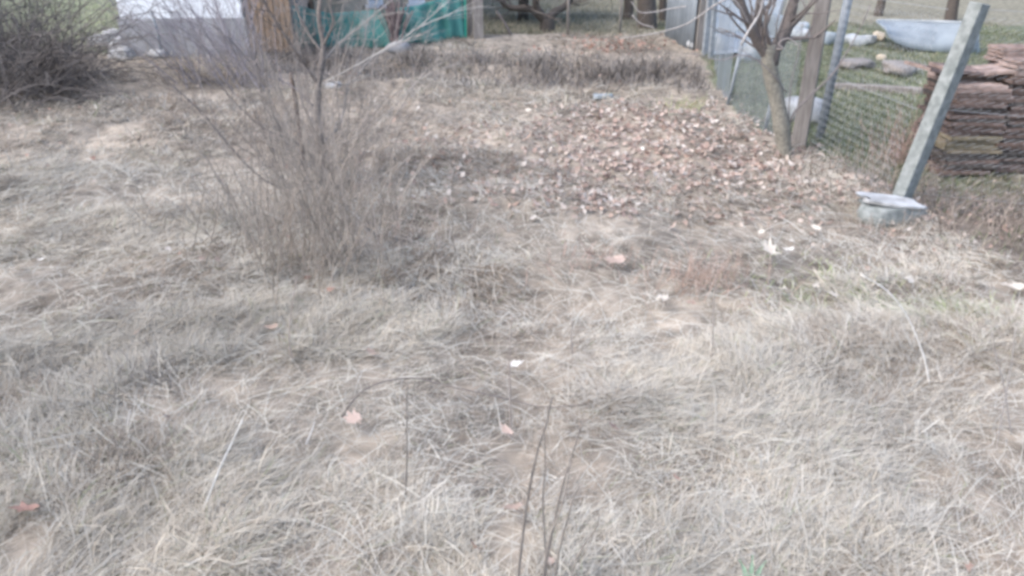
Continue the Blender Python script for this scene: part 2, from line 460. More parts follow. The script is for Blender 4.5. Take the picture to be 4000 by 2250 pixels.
# long bleached stems lying over the mat
n = 14000
x, y = wedge(n, 1.15, 6); k = in_plot(x, y) & (R.random(n) > litter(x, y)); x, y = x[k], y[k]; n = len(x)
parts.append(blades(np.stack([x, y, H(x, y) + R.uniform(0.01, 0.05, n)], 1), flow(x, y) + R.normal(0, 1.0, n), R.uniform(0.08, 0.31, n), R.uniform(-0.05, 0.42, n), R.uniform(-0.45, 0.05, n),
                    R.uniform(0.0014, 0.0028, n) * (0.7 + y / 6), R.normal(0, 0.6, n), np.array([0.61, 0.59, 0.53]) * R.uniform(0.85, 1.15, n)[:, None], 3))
V, F, C = join(parts)
prop(link("dry_grass", mesh_np("dry_grass", V, F, None, M_GRASS, C)), "matted pale dry grass covering the whole plot", "dry grass", None, "stuff")

# short green lawn beyond the fence and behind the thicket, olive turf of the orchard
def turf(name, label, n, sampler, col, L, width):
    x, y = sampler(n); n = len(x)
    c = np.array(col)[R.integers(0, len(col), n)] * R.uniform(0.75, 1.25, n)[:, None] * (0.7 + 0.6 * fbm(x * 1.2, y * 1.2, 41, 2))[:, None]
    V, F, C = blades(np.stack([x, y, H(x, y) - 0.005], 1), R.uniform(0, 2 * pi, n), R.uniform(*L, n), R.uniform(0.5, 1.5, n), R.uniform(-0.3, 0.8, n), R.uniform(0.7, 1.2, n) * width, R.normal(0, 0.4, n), c, 2)
    prop(link(name, mesh_np(name, V, F, None, M_GRASS, C)), label, "grass", None, "stuff")
def s_lawn(n):
    y = R.uniform(3.2, 16, n); x = fence_x(y) + 0.05 + R.uniform(0, 1, n) ** 1.2 * (1.0 + 0.35 * y); k = R.random(n) < .12 + .88 * sstep(5.0, 6.6, y); return x[k], y[k]
def s_left(n):
    y = R.uniform(11.9, 24, n); x = -3.2 - R.uniform(0, 1, n) * 0.66 * y; k = x > -0.85 * y; return x[k], y[k]
def s_orch(n):
    y = R.uniform(13.5, 32, n); x = R.uniform(-0.14, 0.32, n) * y; return x, y
turf("lawn_grass", "short green lawn beyond the wire fence", 40000, s_lawn, [(0.16, 0.19, 0.10), (0.24, 0.25, 0.15), (0.34, 0.31, 0.22), (0.13, 0.16, 0.09)], (0.04, 0.11), 0.009)
turf("bank_grass", "yellow-green grass on the bank beside the white house", 22000, s_left, [(0.30, 0.32, 0.21), (0.36, 0.37, 0.26), (0.22, 0.26, 0.16)], (0.06, 0.14), 0.016)
turf("orchard_grass", "olive brown turf under the orchard trees", 32000, s_orch, [(0.28, 0.255, 0.185), (0.33, 0.30, 0.225), (0.22, 0.215, 0.15)], (0.05, 0.14), 0.016)
# ------------------------------------------------------------------ buildings
def frame_of(A, B):
    """unit vectors along and away from the camera for a wall from A to B on the ground"""
    A = np.array(A[:2]); B = np.array(B[:2]); d = B - A; L = np.linalg.norm(d); d = d / L
    return d, np.array([-d[1], d[0]]), L

def wall_box(mb, A, B, z0, z1, t0, t1, s0=0.0, s1=None, col=(0.5, 0.5, 0.5)):
    """a box standing along A-B, from s0 to s1 along it and t0 to t1 behind it"""
    d, nrm, L = frame_of(A, B); s1 = L if s1 is None else s1; A = np.array(A[:2])
    V = []
    for s in (s0, s1):
        for t in (t0, t1):
            for z in (z0, z1):
                p = A + d * s + nrm * t; V.append((p[0], p[1], z))
    mb.add(V, [(0, 1, 3, 2), (4, 6, 7, 5), (0, 4, 5, 1), (2, 3, 7, 6), (0, 2, 6, 4), (1, 5, 7, 3)], col)

HA, HB = ground(497, 236), ground(962, 232)
HB[1] = HA[1] + 0.1
hz = float(min(HA[2], HB[2])) - 0.1
ptop = at(600, 74, HA[1])[2]
house = prop(empty("white_house", (HA[0], HA[1], hz)), "white rendered house with a grey plinth behind the bare bushes", "house")
def under(mb, name, mat, parent, **k): return mb.build(name, mat, parent, origin=np.array(parent.location), **k)
m = MB(); wall_box(m, HA, HB, ptop + 0.003, 3.1, 0.03, 6.0); under(m, "wall", M_WHITE, house)
m = MB(); wall_box(m, HA, HB, hz, ptop, 0.0, 6.03, -0.03, frame_of(HA, HB)[2] + 0.03); under(m, "plinth", M_PLINTH, house)
m = MB(); d, nrm, L = frame_of(HA, HB); A2 = HA[:2]
P = [(A2 + d * s + nrm * t, z) for s, t, z in ((-.4, -.4, 3.103), (L + .4, -.4, 3.103), (L + .4, 6.4, 3.103), (-.4, 6.4, 3.103), (-.4, 3, 5.0), (L + .4, 3, 5.0))]
m.add([(p[0], p[1], z) for p, z in P], [(0, 1, 5, 4), (2, 3, 4, 5), (0, 4, 3), (1, 2, 5), (0, 3, 2, 1)]); under(m, "roof", M_ROOF, house)

SA, SB = ground(968, 205), ground(1150, 200)
SA = HB + np.array([0.04, 0.06, 0]); SB = SA + np.array([.60, .12, 0])
shed = prop(empty("boarded_shed", (SA[0], SA[1], 0)), "ochre brown boarded shed at the right end of the white house", "shed")
L = frame_of(SA, SB)[2]; nb = 8
m = MB(); wall_box(m, SA, SB, -0.2, 2.2, 0.05, 2.0, 0.01, L - 0.01); under(m, "wall", M_WOOD, shed)
for i in range(nb):
    m = MB(); wall_box(m, SA, SB, 0.06 + R.uniform(0, .03), 2.25, R.uniform(0.0, 0.012), 0.046, i * L / nb + 0.006, (i + 1) * L / nb - 0.006); under(m, "board", M_ORANGE, shed)
m = MB(); wall_box(m, SA, SB, 2.26, 2.33, -0.15, 2.2, -0.1, L + 0.1); under(m, "roof", M_ROOF, shed)

CA, CB = at(1225, 20, 16.5), at(1800, 20, 17.2)
cot = prop(empty("cream_cottage", (CA[0], CA[1], 0)), "cream coloured cottage wall with a white window behind the green netting", "cottage")
L = frame_of(CA, CB)[2]; cz = at(1400, 26, 16.5)[2]
m = MB(); wall_box(m, CA, CB, -0.3, 3.0, 0.0, 4.0); under(m, "wall", M_CREAM, cot)
m = MB(); wall_box(m, CA, CB, 3.003, 3.3, -0.3, 4.3, -0.3, L + .3); under(m, "roof", M_ROOF, cot)
for u0, u1 in ((1440, 1500), (1600, 1665)):
    s0 = (at(u0, 10, 16.7)[0] - CA[0]); s1 = (at(u1, 10, 16.7)[0] - CA[0])
    m = MB(); wall_box(m, CA, CB, cz + 0.02, cz + 1.0, -0.03, -0.002, s0, s1); f = under(m, "window", M_WHITE, cot)
    m = MB(); wall_box(m, CA, CB, cz + 0.10, cz + 0.92, -0.038, -0.031, s0 + .05, s1 - .05); m.build("pane", M_GLASS, f, origin=np.array(cot.location))
    m = MB(); wall_box(m, CA, CB, cz - 0.05, cz + 0.017, -0.10, -0.004, s0 - .05, s1 + .05); m.build("sill", M_WHITE, f, origin=np.array(cot.location))

# ------------------------------------------------------------------ green netting with its posts
NP = [ground(1105, 196), ground(1330, 190), ground(1560, 180), ground(1700, 165), ground(1818, 146)]
net = prop(empty("green_netting_fence", NP[2]), "green netting fence sagging between posts behind the bare shrub", "fence")
NX = np.array(NP); n = 70
s = np.linspace(0, len(NX) - 1, n); px_ = np.interp(s, np.arange(len(NX)), NX[:, 0]); py_ = np.interp(s, np.arange(len(NX)), NX[:, 1])
uu = 2000 + FPX * px_ / (py_ * cos(PITCH) + 1.7 * sin(PITCH))
vt = np.interp(uu, [1100, 1180, 1290, 1400, 1540, 1640, 1720, 1830], [12, 22, 52, 44, 34, 22, -6, -60])
rows = 14; V = []
for i in range(n):
    zt = at(uu[i], vt[i], py_[i])[2]; zb = float(H(px_[i], py_[i])) - 0.01
    for j in range(rows):
        t = j / (rows - 1)
        fold = 0.035 * sin(i * 0.9 + 2 * t) + 0.06 * float(vnoise(i * 0.21, t * 3, 5) - .5) + 0.03 * sin(5 * t + i * .35)
        V.append((px_[i], py_[i] + fold, zb + (zt - zb) * t))
F = [(i * rows + j, (i + 1) * rows + j, (i + 1) * rows + j + 1, i * rows + j + 1) for i in range(n - 1) for j in range(rows - 1)]
m = MB(); m.add(V, F); o = under(m, "netting", M_GREEN, net, smooth=True)
sm = o.modifiers.new("thickness", 'SOLIDIFY'); sm.thickness = 0.006
m = MB(); q = NX[-1]; m.box((q[0] + .01, q[1] - .05, 0.9), (0.035, 0.02, 1.9)); under(m, "hem", M_HEM, net)
for i in (0, 2, 4):
    m = MB(); q = NX[i] + np.array([0.03 if i < 4 else 0.07, 0.16, 0]); m.tube([q + (0, 0, -.1), q + (0, 0, .9), q + (0.02, 0, 1.75)], 0.035, 7); under(m, "post", M_WOOD, net, smooth=True)

# ------------------------------------------------------------------ woody growth
def wobble_line(p, d, L, n, wob, grav, rnd):
    P = [np.array(p, float)]; d = np.array(d, float); d /= np.linalg.norm(d)
    for i in range(n):
        d = d + rnd.normal(0, wob, 3); d[2] += grav; d /= np.linalg.norm(d)
        P.append(P[-1] + d * L / n)
    return np.array(P)

def sprout(mb, P, r, rnd, count, Lr, col, spread=0.8, grav=0.02, depth=1, k=3, lo=0.2):
    """side twigs along a branch"""
    n = len(P)
    for _ in range(count):
        t = rnd.uniform(lo, 1.0) * (n - 1); i = min(int(t), n - 2); f = t - i
        p = P[i] * (1 - f) + P[i + 1] * f; d = P[i + 1] - P[i]; d /= np.linalg.norm(d) + 1e-9
        d2 = d + rnd.normal(0, spread, 3)
        L = rnd.uniform(*Lr) * (1.1 - 0.5 * t / n)
        Q = wobble_line(p, d2, L, 5, 0.12, grav, rnd)
        rr = r * rnd.uniform(0.35, 0.6)
        c = np.array(col) * rnd.uniform(0.75, 1.3)
        mb.tube(Q, np.linspace(rr, rr * 0.35, len(Q)), k, c, cap=False)
        if depth > 1:
            sprout(mb, Q, rr, rnd, rnd.integers(2, 5), (Lr[0] * .5, Lr[1] * .5), col, spread, grav, depth - 1, k)

def line(pts, n=14):
    return curve([at(u, v, Y) for u, v, Y in pts], n)

# the small forked tree by the fence
rt = np.random.default_rng(3)
BK = (0.215, 0.20, 0.168); DK = (0.13, 0.112, 0.104)
Y0 = TREE[1]
tree = prop(empty("forked_tree", TREE), "small bare tree forking low beside the wire fence, leaves round its foot", "tree")
m = MB()
P = curve([TREE + (0.004, 0, -0.12), at(3062, 585, Y0), at(3050, 480, Y0 - .01), at(3030, 370, Y0), at(3008, 270, Y0), at(3004, 215, Y0), at(3010, 172, Y0 + .01)], 30)
rr = np.interp(np.linspace(0, 1, 30), [0, .12, .3, .55, .8, .92, 1], [0.080, 0.066, 0.063, 0.062, 0.061, 0.064, 0.048]) * (1 + 0.04 * rt.normal(0, 1, 30))
m.tube(P, rr, 12, BK)
for _ in range(16):                                                # knots and buds on the bark
    i = rt.integers(3, 27); a = rt.uniform(0, 2 * pi); q = P[i] + np.array([cos(a), sin(a), 0]) * rr[i] * .8
    m.tube([q, q + np.array([cos(a) * .012, sin(a) * .012, 0.006])], [rt.uniform(.008, .016), .004], 6, np.array(BK) * .8)
under(m, "trunk", M_BARK, tree, smooth=True)
limbs = [
    ([(3008, 262, Y0), (2995, 215, Y0), (2960, 165, Y0 - .02), (2935, 110, Y0 - .05), (2905, 40, Y0 - .08), (2880, -60, Y0 - .1), (2850, -260, Y0 - .15)], 0.050, DK),
    ([(3010, 250, Y0), (3022, 200, Y0), (3048, 160, Y0 + .03), (3075, 110, Y0 + .05), (3095, 30, Y0 + .08), (3115, -90, Y0 + .1), (3150, -330, Y0 + .2)], 0.062, DK),
    ([(2998, 190, Y0), (2972, 120, Y0 + .12), (2962, 40, Y0 + .16), (2975, -80, Y0 + .2), (2960, -300, Y0 + .2)], 0.034, DK),
]
for pts, r, c in limbs:
    m = MB(); P = line(pts, 18); m.tube(P, np.linspace(r, r * .45, 18), 8, c)
    o = under(m, "limb", M_BARK, tree, smooth=True)
    m2 = MB(); sprout(m2, P, r * .6, rt, 9, (0.3, 0.8), np.array(DK) * 1.4, 0.6, 0.03, 2, 4, 0.1); prop(m2.build("twigs", M_TWIG, o, origin=TREE, smooth=True), kind="stuff")
twl = [
    ([(2940, 120, Y0 - .05), (2870, 0, Y0 - .2), (2800, 15, Y0 - .2), (2690, 90, Y0 - .2), (2560, 130, Y0 - .2), (2420, 150, Y0 - .2)], 0.008, (0.36, 0.33, 0.31)),
    ([(2680, 25, Y0 - .2), (2640, 30, Y0 - .2), (2510, 50, Y0 - .2), (2465, 5, Y0 - .2)], 0.006, (0.36, 0.33, 0.31)),
    ([(2470, 60, Y0 - .2), (2500, 90, Y0 - .2), (2555, 110, Y0 - .2)], 0.006, (0.36, 0.33, 0.31)),
    ([(2895, 175, Y0 - .2), (2925, 120, Y0 - .22), (2965, 55, Y0 - .2), (2990, -30, Y0 - .2)], 0.011, (0.40, 0.38, 0.37)),
    ([(2960, 165, Y0), (2900, 120, Y0 - .05), (2850, 60, Y0 - .1), (2835, 40, Y0 - .1)], 0.010, DK),
    ([(3085, 480, Y0), (3110, 430, Y0 + .02), (3180, 360, Y0 + .05), (3260, 280, Y0 + .08), (3350, 130, Y0 + .1), (3400, 20, Y0 + .1)], 0.010, (0.22, 0.19, 0.18)),
    ([(3005, 255, Y0), (2900, 215, Y0 - .05), (2810, 235, Y0 - .1), (2700, 205, Y0 - .12)], 0.006, (0.25, 0.22, 0.22)),
    ([(3070, 360, Y0), (3000, 270, Y0 - .12), (2890, 190, Y0 - .15)], 0.006, (0.22, 0.2, 0.2)),
    ([(3080, 470, Y0), (3090, 330, Y0 - .05), (3120, 200, Y0 - .05), (3135, 90, Y0 - .05)], 0.006, (0.22, 0.2, 0.2)),
    ([(3010, 190, Y0), (3060, 190, Y0 - .1), (3040, 170, Y0 - .1), (3080, 150, Y0 - .12), (3130, 185, Y0 - .12)], 0.007, (0.38, 0.34, 0.32)),
    ([(3090, 80, Y0), (3150, 30, Y0 - .1), (3210, -40, Y0 - .1)], 0.010, DK),
]
for pts, r, c in twl:
    m = MB(); P = line(pts, 16); m.tube(P, np.linspace(r, r * .5, 16), 5, c); sprout(m, P, r * .7, rt, 3, (0.05, 0.2), c, .7, 0.02, 1, 3, .4)
    under(m, "twig", M_TWIG, tree, smooth=True)

# the tall bare shrub left of the middle
rs = np.random.default_rng(5)
SB0 = ground(1262, 745); Ys = SB0[1]
shrub = prop(empty("bare_shrub", SB0), "tall bare many-stemmed shrub rising through brown weeds left of the middle", "shrub")
GT = (0.20, 0.175, 0.16); PT = (0.31, 0.285, 0.265)
m = MB(); P = curve([SB0 + (0, 0, -.08), at(1256, 620, Ys), at(1242, 480, Ys), at(1240, 380, Ys), at(1252, 280, Ys), at(1264, 180, Ys), at(1245, 60, Ys), at(1265, -120, Ys), at(1250, -350, Ys)], 26)
m.tube(P, np.linspace(0.031, 0.013, 26) * (1 + .06 * rs.normal(0, 1, 26)), 8, GT); trunkP = P
under(m, "trunk", M_BARK, shrub, smooth=True)
sb = [
    ([(1245, 335, 0), (1185, 245, -.05), (1090, 105, -.1), (1000, -45, -.15)], .013, (0.14, .12, .11), 8),
    ([(1255, 250, 0), (1330, 165, .1), (1450, 70, .15), (1600, -60, .2)], .008, PT, 7),
    ([(1258, 600, 0), (1400, 525, -.1), (1560, 395, -.15), (1640, 310, -.2), (1800, 240, -.25)], .006, PT, 5),
    ([(1252, 330, 0), (1380, 262, -.15), (1490, 200, -.2), (1610, 125, -.25), (1780, -20, -.3)], .006, (0.38, .365, .35), 4),
    ([(1610, 122, -.25), (1690, 82, -.25), (1750, 60, -.25), (1800, 30, -.25)], .005, (0.38, .365, .35), 2),
    ([(1240, 700, 0), (1120, 740, -.3), (997, 676, -.4), (880, 550, -.45), (776, 428, -.5), (600, 270, -.55)], .008, (0.15, .13, .125), 9),
    ([(1245, 640, 0), (1160, 560, -.1), (1024, 497, -.15), (900, 380, -.15), (800, 250, -.2)], .007, (0.17, .15, .14), 9),
    ([(1240, 430, 0), (1130, 330, .1), (1000, 280, .15), (880, 150, .2), (800, 20, .25)], .008, (0.2, .18, .18), 9),
    ([(1262, 180, 0), (1300, 90, -.1), (1290, 0, -.1), (1340, -120, -.1)], .010, GT, 7),
    ([(1260, 210, 0), (1180, 90, .1), (1140, -40, .15), (1100, -200, .2)], .009, GT, 7),
    ([(1270, 660, 0), (1350, 620, -.2), (1460, 560, -.3), (1560, 430, -.35), (1620, 330, -.4)], .006, (0.24, .22, .21), 7),
    ([(1250, 690, 0), (1150, 600, -.2), (1060, 420, -.25), (1040, 260, -.3), (1050, 150, -.3)], .007, (0.17, .15, .14), 7),
    ([(1250, 300, 0), (1360, 330, .1), (1440, 240, .2), (1560, 170, .3), (1680, 120, .3)], .007, PT, 7),
    ([(1256, 560, 0), (1330, 480, .2), (1360, 330, .3), (1420, 180, .35), (1440, 20, .4)], .008, (0.3, .28, .27), 8),
    ([(1250, 520, 0), (1180, 400, .15), (1160, 260, .2), (1190, 100, .2), (1170, -80, .2)], .008, (0.26, .24, .23), 8),
]
for pts, r, c, k in sb:
    m = MB(); P = line([(u, v, Ys + dy) for u, v, dy in pts], 16)
    m.tube(P, np.linspace(r, r * .4, 16), 5, c); o = under(m, "stem", M_TWIG, shrub, smooth=True)
    m2 = MB(); sprout(m2, P, r * .55, rs, k * 4, (.12, .5), np.array(c) * 1.15, .55, .03, 2, 3, .12); prop(m2.build("twigs", M_TWIG, o, origin=SB0, smooth=True), kind="stuff")

m = MB()
for i in range(60):                                                # fine shoots from the shrub's foot
    b = SB0 + np.array([rs.normal(0, .16), rs.normal(0, .12), -.02]); d = np.array([rs.normal(-.05, .42), rs.normal(0, .3), 1.0])
    P = wobble_line(b, d, rs.uniform(.6, 1.5), 9, .07, -.01, rs); c = np.array(GT) * rs.uniform(.9, 1.7)
    m.tube(P, np.linspace(.005, .002, 10), 3, c, cap=False); sprout(m, P, .004, rs, 6, (.1, .35), c, .5, .02, 2, 3, .2)
prop(under(m, "shoots", M_TWIG, shrub, smooth=True), kind="stuff")
m = MB(); q = ground(1190, 650); P = curve([q + (0, 0, -.1), at(1180, 560, q[1] - .05), at(1158, 420, q[1] - .08), at(1136, 282, q[1] - .1)], 10)
m.tube(P, [.022, .021, .02, .019, .019, .018, .018, .017, .016, .014], 7, (0.14, .11, .095))
prop(m.build("wooden_stake", M_BARK, None, True, q), "dark wooden stake leaning left among the shrub's twigs", "stake")

# fan of fine twigs in front of the house
def fan_bush(name, label, base, n, aim, Lr, col, seed, spread=.35, kids=7, r0=.009, foot=.25, mat=M_TWIG, depth=2):
    rb = np.random.default_rng(seed)
    root = prop(empty(name, base), label, "bush")
    for part in range(4):
        m = MB()
        for i in range(n // 4):
            b = base + np.array([rb.normal(0, foot), rb.normal(0, foot * .7), 0]); b[2] = float(H(b[0], b[1])) - .03
            d = np.array(aim) + rb.normal(0, spread, 3); d[2] = abs(d[2]) + .2
            P = wobble_line(b, d, rb.uniform(*Lr), 9, .07, -0.015, rb); c = np.array(col) * rb.uniform(.7, 1.35)
            m.tube(P, np.linspace(r0 * rb.uniform(.7, 1.2), .003, 10), 4, c, cap=False)
            sprout(m, P, r0 * .5, rb, kids, (.15, .5), c, .5, .01, depth, 3, .2)
        prop(under(m, "stems", mat, root, smooth=True), kind="stuff")
    return root
fan_bush("twiggy_bush", "grey purple twiggy bush fanning out in front of the white house", ground(930, 335), 60, (-.5, .0, 1.1), (.9, 1.9), (.27, .245, .26), 21, kids=6, r0=.011)
fan_bush("brown_weed_bush", "dry brown weeds covering the foot of the ochre boarded shed", ground(1060, 225), 44, (0, 0, .8), (.3, .75), (.27, .235, .20), 23, .4, 5, .007, .28)
fan_bush("brown_weed_bush", "low brown weedy bush at the foot of the twiggy bush", ground(800, 320), 36, (0, 0, .7), (.3, .7), (.26, .22, .18), 22, .5, 5, .006, .35)

# dark bramble thicket at the left edge
rb = np.random.default_rng(33)
bc = ground(150, 400); bram = prop(empty("bramble_thicket", bc), "dark tangled bramble thicket at the left edge", "bush")
corners = [ground(-260, 300), ground(60, 250), ground(330, 330), ground(230, 400), ground(-60, 480), ground(-380, 460), ground(440, 300), ground(330, 370)]
for part in range(8):
    m = MB()
    for i in range(42):
        wts = rb.dirichlet(np.ones(len(corners)) * .35); b = (np.array(corners) * wts[:, None]).sum(0); b[2] = float(H(b[0], b[1])) - .03
        small = b[0] > -4.3
        d = np.array([rb.normal(.1, .5), rb.normal(0, .4), rb.uniform(.6, 1.3)])
        P = wobble_line(b, d, rb.uniform(.5, 1.0) if small else rb.uniform(.8, 2.0), 12, .13, -.10, rb); c = np.array((.125, .112, .106)) * rb.uniform(.6, 1.5)
        m.tube(P, np.linspace(.0065, .003, 13), 4, c, cap=False)
        sprout(m, P, .006, rb, 11, (.1, .4), c * 1.1, .9, -.03, 1, 3, .05)
        sprout(m, P, .006, rb, 3, (.2, .5), c * 1.1, .9, -.03, 2, 3, .05)
    prop(under(m, "canes", M_TWIG, bram, smooth=True), kind="stuff")

# ------------------------------------------------------------------ dried weeds and single stalks
def weed(name, label, u, v, n, h, col, seed, foot=.08, spread=.35, cat="weed", r=.003, kids=3, group=None):
    rw = np.random.default_rng(seed); b0 = ground(u, v); m = MB()
    for i in range(n):
        b = b0 + np.array([rw.normal(0, foot), rw.normal(0, foot * .8), 0]); b[2] = float(H(b[0], b[1])) - .02
        d = np.array([rw.normal(0, spread), rw.normal(0, spread), 1.0]); c = np.array(col) * rw.uniform(.65, 1.6)
        P = wobble_line(b, d, h * (.25 + .85 * rw.random() ** 1.4), 6, .11, -.02, rw); m.tube(P, np.linspace(r, r * .45, 7), 3, c, cap=False)
        sprout(m, P, r * .7, rw, kids, (h * .1, h * .3), c, .6, .02, 1, 3, .3)
    o = prop(empty(name, b0), label, cat, group); prop(under(m, 'stems', M_TWIG, o, smooth=True), kind='stuff'); return o
weed("brown_weed_clump", "tall clump of brown dry weed stems at the shrub's foot", 1250, 1060, 150, 1.12, (.275, .238, .205), 41, .25, .2, kids=6)
weed("brown_weed_clump", "tall grey brown weed stems standing behind the brown clump, round the shrub's trunk", 1225, 890, 110, 1.15, (.265, .235, .208), 141, .28, .22, kids=6)
weed("brown_weed_clump", "grey brown weeds left of the shrub's foot, nearer the left edge", 960, 900, 120, .5, (.28, .26, .235), 42, .3, .35, kids=5)
weed("brown_weed_clump", "dull weeds right of the shrub beside the leaf carpet", 1520, 960, 90, .36, (.29, .245, .22), 43, .22, .4, kids=4)
weed("russet_weed_tuft", "russet brown bushy weed tuft in the middle of the plot", 2745, 1120, 150, .27, (.34, .255, .215), 44, .13, .35, kids=5, r=.002)
weed("russet_weed_tuft", "low russet weed patch left of the bushy russet tuft", 2340, 1030, 40, .18, (.34, .25, .215), 45, .14, .5)
weed("brown_weed_clump", "dark brown weeds just below the broken concrete lump", 3480, 950, 110, .22, (.24, .205, .18), 46, .28, .5, kids=4)
weed("brown_weed_clump", "brown weeds at the right edge under the roof tiles", 3880, 900, 190, .30, (.23, .195, .17), 47, .34, .5, kids=5)
weed("brown_weed_clump", "dry brown weeds between the concrete post and the roof tiles", 3660, 790, 150, .32, (.24, .20, .175), 147, .26, .45, kids=5)
weed("brown_weed_clump", "dry weeds along the wire mesh left of the leaning post", 3330, 690, 120, .28, (.27, .235, .205), 148, .2, .45, kids=5)
weed("brown_weed_clump", "reddish stalks standing left of the roof tile stack", 3500, 640, 80, .55, (.27, .19, .165), 48, .12, .15, kids=3)
weed("brown_tussock", "small brown tussock among the cream leaves on the right", 3690, 1135, 160, .13, (.25, .21, .185), 152, .09, .5, kids=3, r=.0022)
weed("dark_weed_tuft", "small dark seed-headed weed in the left foreground", 560, 1500, 60, .18, (.20, .18, .17), 49, .09, .35, kids=5, r=.002)
weed("green_sprig", "sprig of yellow-green grass at the back of the leaf carpet", 2680, 420, 60, .2, (.33, .36, .17), 50, .12, .6, kids=0)
weed("green_sprig", "green weed patch under the pale leaves on the right", 3150, 1150, 420, .10, (.29, .33, .18), 51, .26, .8, kids=1, r=.0025)
weed("green_sprig", "low green moss and grass patch right of the pale bent stem", 3720, 1230, 260, .08, (.29, .32, .19), 151, .2, .8, kids=1, r=.0025)

def stalk(pts, r, col, label, name="dry_stalk", group=None, kids=0, seed=1):
    """one bent stem; the first pixel is its foot on the ground, the rest lean at given depth offsets"""
    b = ground(*pts[0][:2]); Y = b[1]; m = MB(); rk = np.random.default_rng(seed)
    P = curve([b + (0, 0, -.03)] + [at(u, v, Y + dy) for u, v, dy in pts[1:]], 18)
    r *= 1.15; m.tube(P, np.linspace(r, r * .5, 18), 5, col)
    if kids: sprout(m, P, r * .6, rk, kids, (.02, .07), col, .6, .02, 1, 3, .3)
    return prop(m.build(name, M_TWIG, None, True, b), label, "stalk", group)
DS = (.18, .16, .145)
fs = prop(empty("stalk_clump", ground(2110, 2300)), "clump of thin dark stalks standing at the bottom centre", "stalks")
b = ground(2110, 2300); Y = b[1]
for i, (pts, r) in enumerate([
    ([(2035, 2150, .01), (2060, 1960, .02), (2095, 1780, .02), (2135, 1650, .02), (2155, 1555, .02)], .0042),
    ([(2150, 2120, 0), (2190, 1930, 0), (2240, 1760, 0), (2280, 1640, 0)], .0036),
    ([(2130, 2150, .03), (2120, 1960, .05), (2130, 1820, .05), (2125, 1700, .05)], .003),
    ([(2190, 2130, -.03), (2240, 1950, -.05), (2262, 1900, -.05)], .003),
    ([(2140, 2130, -.04), (2200, 1960, -.06), (2230, 1800, -.06)], .003),
    ([(2260, 2170, -.02), (2330, 2060, -.05), (2340, 2010, -.05)], .0025)]):
    m = MB(); P = curve([ground((2015, 2105, 2132, 2150, 2112, 2200)[i], 2330) - (0, 0, .03)] + [at(u, v, Y + dy) for u, v, dy in pts], 18)
    r *= 1.15; m.tube(P, np.linspace(r, r * .55, 18), 5, np.array(DS) * (.9 + .07 * i)); sprout(m, P, r * .6, rs, 3, (.02, .06), DS, .6, .02, 1, 3, .3)
    under(m, "stalk", M_TWIG, fs, smooth=True)
stalk([(1580, 1960), (1590, 1760, 0), (1588, 1600, 0), (1592, 1490, 0)], .0032, DS, "single straight dark stalk left of the bottom centre clump", kids=4)
stalk([(1995, 1720), (1993, 1560, 0), (1990, 1400, 0), (2000, 1230, 0)], .0036, (.26, .225, .205), "upright brown stalk above the clump of stalks", kids=3)
stalk([(2240, 1400), (2235, 1360, 0), (2232, 1290, 0), (2240, 1215, 0)], .0035, (.27, .24, .22), "short brown stalk right of the upright stalk, mid foreground", kids=3)
stalk([(2782, 1400), (2785, 1320, 0), (2788, 1190, 0), (2795, 1090, 0)], .0035, (.27, .24, .22), "thin stalk just below the russet tuft", kids=2)
stalk([(1150, 1420), (1128, 1330, 0), (1140, 1200, 0), (1160, 1080, 0)], .0035, (.33, .28, .25), "thin tan stalk below the brown weed clump", kids=2)
stalk([(3960, 1700), (3920, 1500, 0), (3890, 1390, 0), (3870, 1275, 0)], .0028, (.3, .28, .27), "thin grey stalk at the right edge, farther left of two", kids=2)
stalk([(3900, 1720), (3925, 1560, 0), (3950, 1420, 0), (3968, 1270, 0)], .0028, (.3, .28, .27), "thin grey stalk at the right edge, farther right of two", kids=2)
stalk([(3640, 1500), (3610, 1400, 0), (3550, 1250, 0), (3470, 1140, 0), (3360, 1070, 0)], .004, (.60, .58, .55), "pale bent stem arching below the green weed patch")
stalk([(760, 2040), (850, 1850, .05), (905, 1730, .1), (948, 1640, .12)], .0032, (.50, .49, .47), "thick bleached stem slanting up in the left foreground")
stalk([(1180, 1745), (1215, 1690, .02), (1228, 1650, .02)], .003, (.64, .62, .60), "short bleached stem piece left of the straight stalk")
stalk([(480, 1700), (500, 1640, .02), (510, 1600, .02)], .003, (.60, .58, .56), "short pale stub in the far left foreground")
stalk([(1310, 1640), (1400, 1540, .05), (1500, 1490, .08), (1620, 1478, .1), (1760, 1510, .08), (1990, 1560, .05), (2120, 1590, .02), (2300, 1580, .02)], .0036, (.15, .13, .12), "arching dark bramble cane across the foreground", "bramble_cane")
stalk([(2655, 1500), (2740, 1460, .02), (2830, 1460, .05), (2900, 1500, .05), (2990, 1590, .02), (3150, 1620, .0), (3300, 1628, 0), (3480, 1640, 0)], .0042, (.15, .13, .12), "arching grey cane lying across the right foreground", "bramble_cane")
stalk([(1800, 1800), (1850, 1790, .02), (1960, 1800, .03), (2080, 1860, 0)], .0028, (.33, .29, .26), "thin low arch of stem left of the stalk clump", "bramble_cane")
stalk([(1800, 1710), (1860, 1682, .02), (1920, 1685, .03)], .0026, (.28, .25, .23), "tiny curved stem above the low arch", "bramble_cane")
stalk([(1260, 800), (1200, 715, -.05), (1290, 745, -.08), (1400, 790, -.1)], .0032, (.5, .47, .44), "pale bent stem crossing the shrub's foot, uppermost", "dry_stalk")
stalk([(1460, 900), (1380, 830, -.02), (1290, 785, -.05)], .0032, (.5, .47, .44), "pale bent stem crossing the shrub's foot on its right side", "dry_stalk")
stalk([(1275, 990), (1180, 920, -.03), (1080, 850, -.05), (1020, 820, -.05)], .0034, (.52, .49, .46), "pale bent stem crossing the shrub's foot, lowest and longest", "dry_stalk")
m = MB(); b = ground(2930, 2290)
